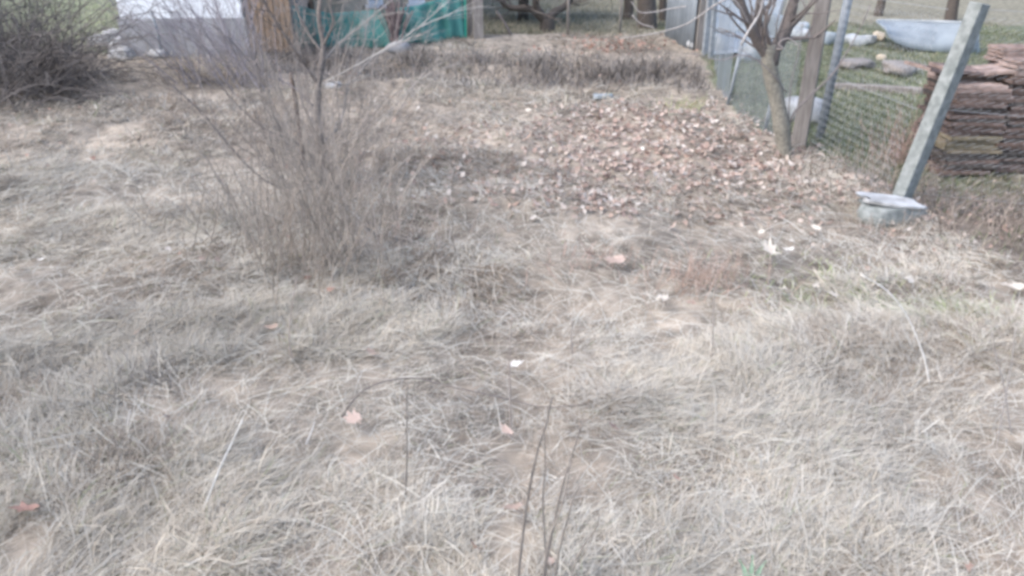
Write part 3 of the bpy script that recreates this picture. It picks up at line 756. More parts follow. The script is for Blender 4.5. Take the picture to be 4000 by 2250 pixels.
for dx, a in ((0, .0), (.012, .35), (-.01, -.3)):
    P = curve([b + (dx, 0, -.02), b + (dx + a * .03, 0.01, .05), b + (dx + a * .09, .02, .10 - abs(a) * .06)], 6)
    Vv = []
    for i, p in enumerate(P): wv = .008 * sin(pi * min(.92, .25 + i / 6)); Vv += [p + (-wv, 0, 0), p + (0, .003, 0), p + (wv, 0, 0)]
    m.add(Vv, [(i * 3 + j, i * 3 + j + 1, i * 3 + j + 4, i * 3 + j + 3) for i in range(5) for j in (0, 1)], (.30, .42, .30))
prop(m.build("green_shoot", M_LEAF, None, True, b), "fresh pale green leaf shoot at the bottom edge", "shoot")

# grey dead weeds standing in the ditch, uncountable
rw = np.random.default_rng(61); n = 15000
x = rw.uniform(-3.4, 2.6, n); y = 10.75 - .22 * x + rw.normal(0, .6, n); k = x < fence_x(y) - .1; x, y = x[k], y[k]; n = len(x)
dens = fbm(x * 1.2, y * 1.2, 71, 2); k = rw.random(n) < .45 + .55 * sstep(.2, .6, dens); x, y = x[k], y[k]; n = len(x)
c = np.array([(.16, .148, .14), (.20, .185, .175), (.25, .22, .195)])[rw.integers(0, 3, n)] * rw.uniform(.7, 1.2, n)[:, None]
V, F, C = blades(np.stack([x, y, H(x, y) - .02], 1), rw.uniform(0, 6.28, n), rw.uniform(.08, .2, n) + .14 * sstep(.35, .7, fbm(x * 2.3, y * 2.3, 73, 2)), rw.uniform(.5, 1.5, n), rw.uniform(-.4, 1.2, n), rw.uniform(.006, .013, n), rw.normal(0, .5, n), c, 3)
prop(link("ditch_weeds", mesh_np("ditch_weeds", V, F, None, M_TWIG, C)), "grey dead weeds filling the ditch across the back", "weeds", None, "stuff")
# ------------------------------------------------------------------ fallen leaves
def leaf_mesh(i):
    rl = np.random.default_rng(900 + i)
    lob = [(0, 1.0), (.32, .62), (.62, .92), (.95, .50), (1.3, .78), (1.7, .45), (2.3, .55), (2.9, .22)]
    pts = [(a + rl.normal(0, .05), r * rl.uniform(.8, 1.15)) for a, r in lob]
    ring = pts + [(-a, r * rl.uniform(.8, 1.15)) for a, r in pts[1:][::-1]]
    V = [(0, 0, 0)]; cu = rl.uniform(.25, 1.1); fd = rl.uniform(-.1, .6); tw = rl.normal(0, .4); asp = rl.uniform(.42, .95)
    for a, r in ring:
        xx, yy = r * cos(a), r * sin(a) * asp
        V.append((xx * (1 - .18 * cu * abs(xx)), yy * (1 - .25 * cu * abs(yy)), .45 * cu * (xx * xx) + fd * abs(yy) * .7 + tw * xx * yy * .5 + rl.normal(0, .04)))
    n = len(ring); F = [(0, k + 1, (k + 1) % n + 1) for k in range(n)]
    b = len(V); V += [(-.15, .025, .02), (-.15, -.025, .02), (-.75, 0, rl.uniform(-.1, .25))]; F.append((b, b + 1, b + 2))
    return np.array(V) * .5, np.array(F)
LV = [leaf_mesh(i) for i in range(12)]
LC = [(.44, .345, .292), (.385, .28, .232), (.49, .415, .362), (.56, .51, .465), (.455, .355, .308), (.30, .212, .178)]
leaf_cache = {}
def leaf_data(i, c):
    if (i, c) not in leaf_cache:
        V, F = LV[i]; shade = np.linspace(.9, 1.1, len(V))[:, None]
        leaf_cache[(i, c)] = mesh_np("leaf", V, F, None, M_LEAF, np.array(ALLC[c])[None] * shade)
    return leaf_cache[(i, c)]
ALLC = LC + [(.62, .60, .565), (.34, .21, .17), (.42, .315, .255), (.62, .565, .49)]
rl = np.random.default_rng(70)
def put_leaf(x, y, size, i, c, label, group=None, lift=None, tilt=.35, rz=None):
    o = bpy.data.objects.new("fallen_leaf", leaf_data(i, c)); COL.objects.link(o)
    o.location = (x, y, float(H(x, y)) + (size * .12 + .03 if lift is None else lift)); o.scale = (size,) * 3
    o.rotation_euler = (rl.normal(0, tilt), rl.normal(0, tilt), rl.uniform(0, 6.28) if rz is None else rz)
    return prop(o, label, "leaf", group)
for i, (u, v, s, c, lab) in enumerate(named):
    put_leaf(SPOT[i][0], SPOT[i][1], s * 1.35, i % 12, c, lab, lift=.055 + s * .2, tilt=.3)
cnt = 0; tries = 0
pts = []
while cnt < 262 and tries < 20000:                                # the leaves that show largest in the carpet
    tries += 1
    x = TREE[0] + rl.uniform(-3.2, .6); y = TREE[1] + rl.uniform(-1.7, 1.0)
    if x > fence_x(y) - .05 or rl.random() > float(litter(x, y)) * (1 if y < TREE[1] + .3 else .4): continue
    if any((x - a) ** 2 + (y - b) ** 2 < .006 for a, b in pts): continue
    pts.append((x, y)); near = y < TREE[1] - .35
    ci = int(rl.choice(6, p=[.24, .2, .18, .14, .16, .08])); hue = ("tan", "brown", "light tan", "cream", "dull pinkish", "dark brown")[ci]
    where = ("close round the forked tree's foot" if abs(x - TREE[0]) < .55 else "in the middle of the carpet" if x > TREE[0] - 1.7 else "at the carpet's thin end towards the shrub")
    lab = f"{hue} fallen leaf {where}, on its {'near' if near else 'far'} side"
    put_leaf(x, y, rl.uniform(.075, .13), rl.integers(0, 12), ci, lab, lab.replace("leaf", "leaves"), lift=rl.uniform(.015, .05), tilt=.4)
    cnt += 1
# the rest of the carpet
def scatter_leaves(x, y, size, cols, lift=(0.0, .05), tilt=.45):
    n = len(x); var = rl.integers(0, 12, n); out = []
    cc = np.array(cols)[rl.integers(0, len(cols), n)] * rl.uniform(.75, 1.2, n)[:, None]
    z = H(x, y) + rl.uniform(*lift, n)
    a, b, g = rl.normal(0, tilt, n), rl.normal(0, tilt, n), rl.uniform(0, 6.28, n)
    ca, sa, cb, sb_, cg, sg = np.cos(a), np.sin(a), np.cos(b), np.sin(b), np.cos(g), np.sin(g)
    Rm = np.stack([np.stack([cg * cb, cg * sb_ * sa - sg * ca, cg * sb_ * ca + sg * sa], -1), np.stack([sg * cb, sg * sb_ * sa + cg * ca, sg * sb_ * ca - cg * sa], -1), np.stack([-sb_, cb * sa, cb * ca], -1)], 1)
    for i in range(12):
        k = np.where(var == i)[0]
        if not len(k): continue
        V, F = LV[i]; W = np.einsum('nij,vj->nvi', Rm[k], V) * size[k][:, None, None] + np.stack([x[k], y[k], z[k]], 1)[:, None]
        out.append((W.reshape(-1, 3), (F[None] + (np.arange(len(k)) * len(V))[:, None, None]).reshape(-1, 3), np.repeat(cc[k], len(V), 0)))
    return out
n = 10500; x = TREE[0] + rl.uniform(-4.0, .9, n); y = TREE[1] + rl.uniform(-1.6, 2.2, n)
k = (x < fence_x(y) + .15) & (rl.random(n) < litter(x, y) ** 1.2); x, y = x[k], y[k]
out = scatter_leaves(x, y, rl.uniform(.045, .115, len(x)), LC, (-.005, .04))
n = 1700; x, y = wedge(n, 1.5, 12.5); k = in_plot(x, y) & (rl.random(n) < .12 + .88 * sstep(.5, .7, fbm(x * .8, y * .8, 83, 2)) * (y > 3.4)); x, y = x[k], y[k]
out += scatter_leaves(x, y, rl.uniform(.04, .09, len(x)), LC + [(.40, .25, .2)], (.0, .07), .5)
p = ground(2420, 195); n = 160; out += scatter_leaves(p[0] + rl.normal(0, .5, n), p[1] + rl.normal(0, .16, n), rl.uniform(.07, .13, n), [(.34, .20, .16), (.40, .26, .21)], (0, .15))
p = ground(3700, 860); n = 420; xx = p[0] + rl.normal(0, .7, n); yy = p[1] + rl.normal(0, .4, n); out += scatter_leaves(xx, yy, rl.uniform(.04, .08, n), LC, (0, .04))
V, F, C = join(out)
prop(link("leaf_litter", mesh_np("leaf_litter", V, F, None, M_LEAF, C)), "small dead leaves littering the plot, thickest under the forked tree", "leaf litter", None, "stuff")

# ------------------------------------------------------------------ the fence on the right
def basis(d):
    d = np.array(d, float); d /= np.linalg.norm(d); a = np.cross((0, 1, 0), d); a /= np.linalg.norm(a); return np.stack([a, np.cross(d, a), d], 1)
def post(name, label, base, top, wx, wy, mat, rz=0.0, cap=None, group=None, round_=False, bevel=.006):
    base = np.asarray(base, float); top = np.asarray(top, float); d = top - base; L = np.linalg.norm(d)
    m = MB()
    if round_:
        m.tube([base - d * .08, base + d * .5, top], [wx / 2] * 3, 10)
    else:
        M = basis(d) @ np.array([[cos(rz), -sin(rz), 0], [sin(rz), cos(rz), 0], [0, 0, 1]])
        n = 7
        V = []; rj = np.random.default_rng(int(abs(base[0]) * 1000))
        for i in range(n):
            t = -.07 + 1.07 * i / (n - 1); kx = wx * (1.06 - .08 * t) * (1 + rj.normal(0, .012)); ky = wy * (1.06 - .08 * t)
            for sx, sy in ((-1, -1), (1, -1), (1, 1), (-1, 1)): V.append(base + d * t + M @ np.array([sx * kx / 2, sy * ky / 2, 0]))
        F = [(i * 4 + j, i * 4 + (j + 1) % 4, (i + 1) * 4 + (j + 1) % 4, (i + 1) * 4 + j) for i in range(n - 1) for j in range(4)] + [(3, 2, 1, 0), tuple((n - 1) * 4 + j for j in range(4))]
        m.add(V, F)
    o = m.build(name, mat, None, round_, base)
    if not round_:
        bv = o.modifiers.new("worn_edges", 'BEVEL'); bv.width = bevel; bv.segments = 2
    return prop(o, label, "post", group)
PB = ground(3512, 795); pt = at(3830, 12, PB[1] - .02)
post("concrete_post", "grey concrete fence post leaning right, its flat top in view", PB, pt, .105, .085, M_CONC, .55)
TB = ground(3118, 575); post("timber_post", "wide weathered timber post with a pale edge behind the forked tree", TB, at(3262, -260, TB[1] + .05), .115, .07, M_WOOD, -.5)
GB = ground(3200, 548); GB[1] += .0; post("steel_post", "dark grey steel post leaning right between the timber post and concrete post", GB, at(3365, -260, GB[1] + .1), .075, .075, M_METAL, round_=True)
TP = ground(2842, 410); post("thin_steel_post", "thin pale steel post left of the forked tree, in front of the lawn", TP, at(2900, 170, TP[1]), .035, .035, M_METAL, round_=True)
TQ = ground(2986, 520); post("thin_steel_post", "thin pale steel post close behind the forked tree's trunk", TQ, at(3030, 330, TQ[1]), .035, .035, M_METAL, round_=True)
fp = []
for u, v, ut, wx, mt, lab in ((2725, 195, 2752, .11, M_WOOD, "grey wooden post at the far end of the fence, leftmost of three"), (2752, 215, 2778, .07, M_METAL, "pale steel post at the far end of the fence, middle of three"), (2775, 232, 2800, .06, M_METAL, "pale steel post at the far end of the fence, rightmost of three")):
    b = ground(u, v); fp.append(b); post("far_fence_post", lab, b, at(ut, -60, b[1]), wx, wx, mt, 0.2)
# corrugated sheets at the far corner
sheet_pts = [ground(2596, 140), ground(2650, 165), ground(2715, 198)]
for k in range(2):
    A, B = sheet_pts[k], sheet_pts[k + 1]; d, nrm, L = frame_of(A, B); m = MB(); n = 41; V = []
    for i in range(n):
        s_ = L * i / (n - 1) * .985; q = A[:2] + d * s_ + nrm * (.018 * sin(s_ * 2 * pi / .12) - .03 * k)
        for z in (-.08, .7, 1.55): V.append((q[0], q[1], z + A[2]))
    m.add(V, [(i * 3 + j, i * 3 + 3 + j, i * 3 + 4 + j, i * 3 + 1 + j) for i in range(n - 1) for j in (0, 1)])
    o = m.build("corrugated_sheet", M_SHEET, None, True, A); o.modifiers.new("thickness", 'SOLIDIFY').thickness = .004
    prop(o, ("grey corrugated metal sheet farther back at the fence's far corner", "grey corrugated metal sheet nearer the wooden post at the fence's far corner")[k], "metal sheet", None)
# grey film hung along the fence
def film(name, label, A, B, ztop, mat):
    m = MB(); n, rws = 26, 10; V = []
    for i in range(n):
        q = A + (B - A) * i / (n - 1); zb = float(H(q[0], q[1])) + .01; zt = ztop + .05 * sin(i * .5)
        for j in range(rws):
            t = j / (rws - 1); V.append((q[0] + .02 * sin(i * .8 + 3 * t), q[1] + .03 * sin(i * .6 + t * 2), zb + (zt - zb) * t))
    m.add(V, [(i * rws + j, (i + 1) * rws + j, (i + 1) * rws + j + 1, i * rws + j + 1) for i in range(n - 1) for j in range(rws - 1)])
    return prop(m.build(name, mat, None, True, A), label, "film")
film("plastic_film", "bluish grey see-through film on the fence left of the forked tree", fp[2] + (.03, -.05, 0), TP + (.0, .06, 0), 1.5, M_FILM)
film("plastic_film", "thin hazy film on the fence directly behind the forked tree", TP + (.03, .05, 0), TB + (-.09, .05, 0), 1.35, M_FILM2)
# chain-link mesh
def chain_link(A, B, zh, label, pitch=.055, r=.0018, lean=(0, 0)):
    d, nrm, L = frame_of(A, B); root = prop(empty("chain_link_fence", A), label, "fence"); m = MB()
    nz = int(zh / (pitch / 2)); ns = int(L / pitch)
    for c in range(ns):
        P = []
        for j in range(nz + 1):
            s_ = (c + (j % 2) * 1.0) * pitch; q = A[:2] + d * s_ + nrm * (.004 if (j + c) % 2 else -.004)
            t = j / nz; P.append((q[0] + lean[0] * t, q[1] + lean[1] * t, float(H0(q[0], q[1])) + j * pitch / 2))
        m.tube(P, r, 3, cap=False)
    under(m, "mesh", M_WIRE, root)
    for z in (.06, zh * .5, zh):
        t = z / zh
        mw = MB(); mw.tube([(A[0] + lean[0] * t, A[1] + lean[1] * t, A[2] + z), ((A[0] + B[0]) / 2 + lean[0] * t, (A[1] + B[1]) / 2 + lean[1] * t, (A[2] + B[2]) / 2 + z - .01), (B[0] + lean[0] * t, B[1] + lean[1] * t, B[2] + z)], .002, 4)
        under(mw, "straining_wire", M_WIRE, root)
    return root
lv = pt - PB
chain_link(TB + (.08, 0, 0), PB + (-.03, .09, 0), 1.25, "wire mesh fence between the timber post and the leaning concrete post", lean=(.12, 0))
ER = ground(4150, 1080); ER[0] = float(fence_x(ER[1]))
chain_link(PB + (.05, .07, 0), np.array([PB[0] + 1.9, PB[1] - .35, float(H(PB[0] + 1.9, PB[1] - .35))]), 1.25, "wire mesh fence right of the leaning concrete post, before the roof tiles", lean=(.28, 0))
fence_far = prop(empty("orchard_wire_fence", ground(2050, 142)), "thin wire fence along the crest before the orchard", "fence")
fq = [ground(1900, 140), ground(2217, 139), ground(2420, 138), ground(2590, 136)]
for q in fq[1:3]:
    m = MB(); m.tube([q + (0, 0, -.1), q + (0, 0, .5), q + (.01, 0, 1.1)], .022, 6); under(m, "post", M_WOOD, fence_far, smooth=True)
for z in (.35, .8):
    m = MB(); m.tube([q + (0, .03, z) for q in fq], .0014, 4); under(m, "wire", M_WIRE, fence_far)

# ------------------------------------------------------------------ rough lumps: concrete, stones, bags
def lump(name, label, base, size, mat, seed, cat, rough=.18, flat=None, group=None, rz=0.0):
    import bmesh
    bm = bmesh.new(); bmesh.ops.create_icosphere(bm, subdivisions=3, radius=.5); rj = np.random.default_rng(seed)
    ph = rj.uniform(0, 9, 3)
    for v in bm.verts:
        c = np.array(v.co); k = 1 + rough * 2 * (float(fbm(c[0] * 3 + ph[0], c[1] * 3 + c[2] * 2 + ph[1], seed, 2)) - .5)
        c = np.sign(c) * np.abs(c * 2) ** .75 / 2 * k
        if flat is not None: c[2] = min(c[2], flat + .05 * c[0])
        v.co = c * np.array(size) + np.array([0, 0, size[2] * .38])
    me = bpy.data.meshes.new(name); bm.to_mesh(me); bm.free(); me.materials.append(mat)
    me.polygons.foreach_set("use_smooth", np.ones(len(me.polygons), bool))
    o = bpy.data.objects.new(name, me); o.location = [float(c) for c in base]; o.rotation_euler = (0, 0, rz); COL.objects.link(o)
    return prop(o, label, cat, group)
CL = ground(3478, 860)
lump("concrete_lump", "broken pale concrete lump at the foot of the leaning post", CL + (0, .04, -.045), (.44, .28, .22), M_CONC, 5, "concrete lump", .5, .30, rz=.2)
lump("concrete_slab", "thin white slab lying on top of the broken concrete lump", CL + np.array([.0, .03, .095]), (.40, .2, .06), M_STONE, 8, "slab", .45, .2, rz=-.12).rotation_euler[1] = .10
for i, (u, v, s, lab) in enumerate([
    (392, 180, (.34, .3, .2), "pale grey stone left in the rubble beside the thicket"), (440, 172, (.30, .28, .26), "whitest stone at the top of the rubble by the house corner"),
    (470, 212, (.36, .3, .26), "grey stone right below the whitest stone"), (462, 232, (.26, .2, .13), "small bright stone lowest on the left of the rubble"),
    (510, 232, (.34, .25, .22), "bright white stone lowest in front of the house corner"), (500, 205, (.3, .28, .3), "pale stone against the grey plinth's corner"),
    (618, 224, (.24, .2, .12), "small white stone alone in front of the plinth"), (415, 188, (.2, .2, .16), "small grey stone between the rubble stones on the left"),
    (2705, 185, (.22, .15, .12), "white stone at the far end of the fence by the wooden post"), (2655, 155, (.14, .12, .09), "small white stone under the corrugated sheets")]):
    b = ground(u, v); lump("pale_stone", lab, b, s, M_STONE, 100 + i, "stone", .3, group="pale stones", rz=i)
yards = [
    ("white_bag", 2960, 232, (.46, .3, .3), M_BAG, "crumpled white plastic bag on the lawn behind the forked tree", "bag"), ("white_bag", 2910, 236, (.24, .2, .16), M_BAG, "small white plastic bag left of the crumpled one", "bag"),
    ("white_bag", 2802, 205, (.26, .2, .3), M_BAG, "pale bag seen through the bluish film", "bag"),
    ("pale_block", 3005, 140, (.55, .35, .42), M_TUB, "pale blue-grey block left of the tree's thick limb", "block"), ("pale_block", 3090, 150, (.34, .3, .2), M_BAG, "low white block right of the tree's thick limb", "block"),
    ("pale_block", 3140, 158, (.40, .3, .2), M_BAG, "low white block beside the timber post", "block"), ("pale_block", 3130, 118, (.26, .25, .16), M_BAG, "small white block stacked farther back near the timber post", "block"),
    ("rubble_lump", 3230, 172, (.3, .26, .2), M_TUB, "blue-grey rubble lump right of the timber post, leftmost", "rubble"), ("rubble_lump", 3320, 168, (.26, .2, .15), M_BAG, "white rubble lump behind the steel post", "rubble"),
    ("rubble_lump", 3352, 178, (.3, .2, .16), M_BAG, "white rubble lump in the middle of the row behind the steel post", "rubble"), ("rubble_lump", 3388, 170, (.26, .2, .14), M_BAG, "white rubble lump right end of the row behind the steel post", "rubble"),
    ("tan_lump", 3432, 155, (.30, .14, .13), M_CREAM, "tan lump left of the boat-shaped tub", "lump"), ("tan_lump", 3440, 235, (.14, .12, .09), M_CREAM, "small tan lump on the grass below the tub", "lump"),
    ("grey_rubbish", 3125, 470, (.42, .3, .24), M_STONE, "pale grey heap against the fence between trunk and timber post", "heap"),
    ("dark_heap", 3340, 262, (.6, .4, .13), M_WOOD, "low dark heap behind the old beam, left one", "heap"), ("dark_heap", 3500, 285, (.7, .4, .16), M_WOOD, "low dark heap behind the old beam, right one", "heap"),
]
for i, (nm, u, v, s, mt, lab, cat) in enumerate(yards):
    lump(nm, lab, ground(u, v), s, mt, 200 + i, cat, .35, rz=i * .7)
for (u0, v0, u1, v1, r, mt, lab) in ((3235, 352, 3600, 372, .05, M_WOOD, "long old beam lying on the lawn behind the steel post"), (3560, 275, 3690, 285, .035, M_STONE, "short pale plank on the grass below the boat-shaped tub")):
    A, B = ground(u0, v0), ground(u1, v1); m = MB(); d, nrm, L = frame_of(A, B); wall_box(m, A, B, A[2] - .01, A[2] + r * 1.6, 0, r * 2)
    o = m.build("old_beam", mt, None, False, A); o.modifiers.new("worn", 'BEVEL').width = .01; prop(o, lab, "beam")
# paving behind the lawn
A = [ground(2770, 228), ground(3010, 214), at(3060, 20, 21.0), at(2640, 20, 21.0)]; m = MB()
V = [(p[0], p[1], float(H(p[0], p[1])) + .05) for p in A]; nu = 16
G = []
for i in range(nu + 1):
    for j in range(nu + 1):
        s_, t_ = i / nu, j / nu; p = (np.array(A[0]) * (1 - s_) + np.array(A[1]) * s_) * (1 - t_) + (np.array(A[3]) * (1 - s_) + np.array(A[2]) * s_) * t_
        G.append((p[0], p[1], float(H(p[0], p[1])) + .05))
m.add(G, [(i * (nu + 1) + j, (i + 1) * (nu + 1) + j, (i + 1) * (nu + 1) + j + 1, i * (nu + 1) + j + 1) for i in range(nu) for j in range(nu)])
prop(m.build("paving", M_PAVE, None, True, A[0]), "grey paved yard beyond the lawn", None, None, "structure")

# boat-shaped tub
b0, b1 = ground(3560, 205), ground(3800, 212); Yb = b0[1]
tub = prop(empty("boat_shaped_tub", b0), "pale blue-grey boat-shaped tub lying on the grass beyond the fence", "tub")
top = [(3462, 112), (3472, 140), (3500, 165), (3540, 182), (3600, 196), (3680, 204), (3760, 208), (3815, 210)]
m = MB(); n = len(top); V = []
zt = at(3600, 96, Yb)[2]
for k, (u, v) in enumerate(top):
    pb = at(u, v, Yb); pb[2] = max(pb[2], float(H(pb[0], pb[1])) - .01)
    for j in range(7):
        t = j / 6; dep = .55 * sin(pi * min(1, .25 + .75 * (k + .2) / n)) * t
        zz = pb[2] + (zt - pb[2]) * (t ** .6) ; V.append((pb[0] + .02 * t, Yb + dep, zz))
m.add(V, [(i * 7 + j, (i + 1) * 7 + j, (i + 1) * 7 + j + 1, i * 7 + j + 1) for i in range(n - 1) for j in range(6)])
o = m.build("hull", M_TUB, tub, True, b0); o.modifiers.new("thickness", 'SOLIDIFY').thickness = .02
m = MB(); P = [np.array(V[i * 7 + 6]) for i in range(n)]; m.tube(P, .018, 6); under(m, "rim", M_BAG, tub, smooth=True)
m = MB(); e = np.array(V[(n - 1) * 7]); f = np.array(V[(n - 1) * 7 + 6]); m.add([e, f, f + (.02, .1, 0), e + (.02, .4, .0), e + (.16, .2, .0)], [(0, 1, 2, 4), (4, 2, 3)]); under(m, "stern", M_TUB, tub)

# ------------------------------------------------------------------ roof tiles stacked behind the fence
rk = np.random.default_rng(88)
def tile_mesh(col):
    m = MB(); m.box((0, 0, .009), (.40, .23, .018), col)
    for yy in (-.1, 0, .1): m.box((0, yy, .0205), (.40, .022, .008), np.array(col) * 1.05)
    m.box((-.205, 0, .012), (.014, .23, .025), np.array(col) * .9)
    me = bpy.data.meshes.new("tile"); me.from_pydata(m.V, [], m.F); ca = me.color_attributes.new("Col", 'FLOAT_COLOR', 'POINT')
    Cc = np.ones((len(m.V), 4), np.float32); Cc[:, :3] = np.array(m.C); ca.data.foreach_set("color", Cc.ravel()); me.materials.append(M_TILE); return me
TM = {"red": [tile_mesh(c) for c in ((.135, .098, .086), (.115, .086, .078), (.165, .118, .10), (.085, .075, .07))], "pink": [tile_mesh(c) for c in ((.255, .19, .165), (.22, .165, .145), (.29, .225, .20))], "yellow": [tile_mesh(c) for c in ((.20, .17, .12), (.18, .15, .11))]}
T0 = ground(3600, 690)
for cx in range(4):
    for cy in range(2):
        x0 = T0[0] + .34 + cx * .425; y0 = T0[1] + .12 + cy * .26 + .03 * (cx % 2); ht = (.70, .84, .90, .90, .86)[cx] + .06 * cy + rk.uniform(-.02, .02)
        z = float(H(x0, y0)) - .015; top_z = z + ht; i = 0
        while z < top_z:
            kind = "red"
            if z > top_z - .10: kind = "pink"
            if cx == 0 and cy == 0 and .16 < z < .30: kind = "yellow"
            o = bpy.data.objects.new("roof_tile", TM[kind][rk.integers(0, len(TM[kind]))]); COL.objects.link(o)
            o.location = (x0 + rk.normal(0, .018), y0 + rk.normal(0, .014), z); o.rotation_euler = (rk.normal(0, .008), rk.normal(0, .01), rk.normal(0, .06) + (pi if rk.random() < .5 else 0))
            if kind == "pink":
                lab = f"pinkish roof tile topping the {'front' if cy == 0 else 'back'} row of the stack, {('first', 'second', 'third', 'fourth')[cx]} column from the left"
                prop(o, lab, "roof tile", lab.replace('tile', 'tiles'))
            elif kind == "yellow": prop(o, "yellowish roof tile low at the left of the stack behind the wire mesh", "roof tile", "yellowish tiles low in the stack")
            elif True:
                lab = f"dull red roof tile in the stack's {'front' if cy == 0 else 'back'} row, {('first', 'second', 'third', 'fourth')[cx]} column from the left, {('lower', 'middle', 'upper')[min(2, int(3 * (z - top_z + ht) / ht))]} layers"
                prop(o, lab, 'roof tile', lab.replace('tile', 'tiles'))
            elif cy == 0: prop(o, "dull red roof tile in the front row of the stack behind the wire mesh", "roof tile", "red tiles in the front row of the stack")
            else: prop(o, "dull red roof tile in the back row of the stack behind the wire mesh", "roof tile", "red tiles in the back row of the stack")
            o['kind'] = 'thing'
            z += .0262 + rk.uniform(0, .002); i += 1
for i, (u, v, a, lab) in enumerate(((3640, 300, .5, "loose pink roof tile tilted on the left shoulder of the stack"), (3760, 245, .3, "loose pink roof tile slanting on top of the stack, left one"), (3900, 250, -.35, "loose pink roof tile slanting on top of the stack, right one"))):
    p = at(u, v, T0[1] + .2); k = int((p[0] - T0[0] - .34) / .425 + .5); zt = (.66, .80, .86, .84, .8)[max(0, min(4, k))] + .05
    o = bpy.data.objects.new("roof_tile", TM["pink"][i]); COL.objects.link(o); o.location = (p[0], T0[1] + .2, zt + .05); o.rotation_euler = (.1, a * .4, a); prop(o, lab, "roof tile", "loose tiles on the stack", "thing")

# ------------------------------------------------------------------ orchard and other far things
def orchard_tree(name, label, u, v, r, limbs_px, seed, col=(.095, .08, .07)):
    ro = np.random.default_rng(seed); b = ground(u, v); Y = b[1]; root = prop(empty(name, b), label, "tree"); m = MB()
    (uf, vf) = limbs_px[0]; f = at(uf, vf, Y)
    P = curve([b + (0, 0, -.2), b * .5 + f * .5 + (ro.normal(0, .02), 0, 0), f], 8); m.tube(P, np.linspace(r * 1.25, r * .95, 8), 9, col); under(m, "trunk", M_BARK, root, smooth=True)
    for k, L in enumerate(limbs_px[1:]):
        m = MB(); P = curve([f - (0, 0, .05)] + [at(a, c, Y + (.3 if k % 2 else -.3) * (j + 1) / len(L)) for j, (a, c) in enumerate(L)], 12); m.tube(P, np.linspace(r * .7, r * .22, 12), 7, col)
        o = under(m, "limb", M_BARK, root, smooth=True)
        m2 = MB(); sprout(m2, P, r * .25, ro, 14, (.4, 1.1), np.array(col) * 1.3, .6, .03, 2, 3, .3); prop(m2.build("twigs", M_TWIG, o, origin=b, smooth=True), kind="stuff")
    return b
orchard_tree("orchard_tree", "dark Y-shaped orchard tree standing at the crest", 2137, 128, .12, [(2135, 72), [(2105, 45), (2090, 0), (2095, -90), (2060, -230)], [(2170, 45), (2205, 25), (2250, -40), (2300, -200)], [(2070, 35), (1990, 30), (1930, -20)]], 1)
orchard_tree("orchard_tree", "thick straight dark orchard trunk by the corrugated sheets", 2530, 108, .16, [(2520, -60), [(2500, -160), (2450, -330)], [(2560, -200), (2600, -380)]], 2)
orchard_tree("orchard_tree", "thin dark orchard trunk left of the thick straight one", 2448, 75, .09, [(2450, -40), [(2420, -130), (2400, -280)], [(2480, -150), (2500, -300)]], 3)
orchard_tree("orchard_tree", "slim dark trunk touching the corrugated sheets", 2592, 80, .07, [(2592, -40), [(2570, -150), (2560, -300)], [(2620, -150), (2640, -300)]], 4)
orchard_tree("orchard_tree", "dark leaning trunk beyond the boat-shaped tub", 3715, 80, .10, [(3735, -40), [(3720, -160), (3700, -330)], [(3790, -150), (3840, -300)]], 5)
orchard_tree("orchard_tree", "thin dark trunk beyond the rubble, left of the tub", 3425, 62, .08, [(3450, -30), [(3440, -160), (3400, -300)], [(3490, -130), (3530, -260)]], 6)
b = ground(2042, 80); ev = prop(empty("dark_evergreen", b), "small dark bushy evergreen left behind the Y-shaped tree", "tree")
m = MB(); m.tube([b + (0, 0, -.2), b + (.02, 0, .5), b + (0, 0, 1.2)], [.12, .1, .07], 8, (.07, .065, .06)); under(m, "trunk", M_BARK, ev, smooth=True)
re_ = np.random.default_rng(12); n = 5200; th = re_.uniform(0, 6.28, n); rr = np.sqrt(re_.random(n)); hh = re_.random(n)
rad = (1.25 * np.sin(np.clip(hh * 2.6 + .35, 0, pi)) + .15) * rr * (1 + .3 * np.sin(th * 3) * hh)
root = np.stack([b[0] + rad * np.cos(th), b[1] + rad * np.sin(th), b[2] + .45 + hh * 1.9], 1)
V, F, C = blades(root, th + re_.normal(0, .6, n), re_.uniform(.1, .24, n), re_.uniform(-.3, .9, n), re_.uniform(-.5, .5, n), re_.uniform(.02, .05, n), re_.normal(0, .5, n), np.array([.055, .07, .065]) * re_.uniform(.6, 1.5, n)[:, None], 2)
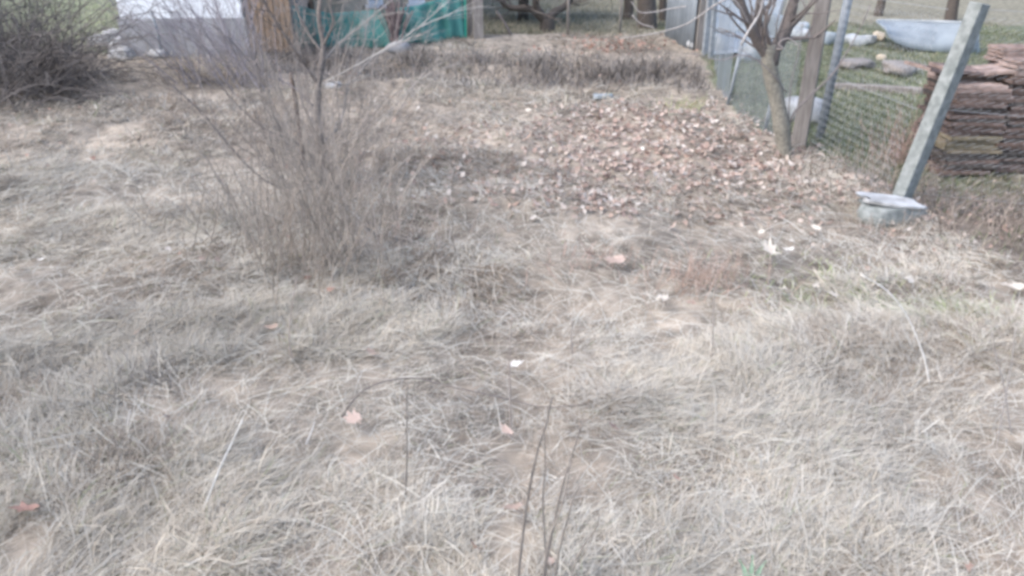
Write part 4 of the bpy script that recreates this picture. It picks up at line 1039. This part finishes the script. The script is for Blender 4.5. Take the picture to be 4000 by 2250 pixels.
o = link("crown", mesh_np("crown", V - b, F, None, M_NEEDLE, C), ev)
for u, v, ut, vt, wx, lab in ((1838, 143, 1838, -60, .10, "grey brown timber post touching the green netting's edge"), (1868, 146, 1864, -60, .15, "broad dark timber post right of the green netting")):
    b = ground(u, v); post("gate_post", lab, b, at(ut, vt, b[1]), wx, wx, M_WOOD, .15)
m = MB(); A, B = ground(2005, 140), None; B = at(1940, 45, A[1] + .6); m.tube([A - (0, 0, .05), (A + B) / 2, B], .022, 6, DK); prop(m.build("leaning_pole", M_BARK, None, True, A), "thin pole leaning left before the orchard tree", "pole")
m = MB(); A = ground(637, 222); B = at(590, 40, A[1] - .05); m.tube([A - (0, 0, .1), (A + B) / 2 + (.01, 0, 0), B], .018, 7); prop(m.build("steel_rod", M_METAL, None, True, A), "dark steel rod standing before the house plinth", "rod")
# dried bundle hanging at the netting and small rubbish
q = ground(1548, 182); rq = np.random.default_rng(15); m = MB()
for i in range(70):
    b = q + (rq.normal(0, .03), -.2 + rq.normal(0, .03), -.02); P = wobble_line(b, (rq.normal(0, .17), rq.normal(0, .12), 1), rq.uniform(.45, .72), 6, .04, 0, rq); m.tube(P, np.linspace(.006, .010, 7), 4, np.array((.20, .155, .15)) * rq.uniform(.7, 1.4), cap=False)
prop(m.build("dried_bundle", M_TWIG, None, True, q), "brown dried plant bundle standing in front of the green netting", "plant bundle")
b = ground(1555, 205); lump("pale_sack", "pale grey sack at the foot of the dried bundle", b, (.36, .22, .16), M_PLINTH, 301, "sack", .35)
b = ground(1300, 350); lump("pale_scrap", "whitish scrap of plastic behind the shrub's trunk", b, (.2, .12, .1), M_STONE, 302, "scrap", .4)
b = ground(2352, 388); lump("blue_scrap", "flat pale blue plastic scrap behind the leaf carpet", b + (0, 0, .01), (.26, .12, .06), M_TUB, 303, "scrap", .4)
b = ground(1060, 125); lump("dark_bucket_heap", "dark lump on the ground behind the twiggy bush", ground(1055, 130) * np.array([1, 1, 1]), (.5, .4, .45), M_PAVE, 304, "heap", .35)
m = MB()
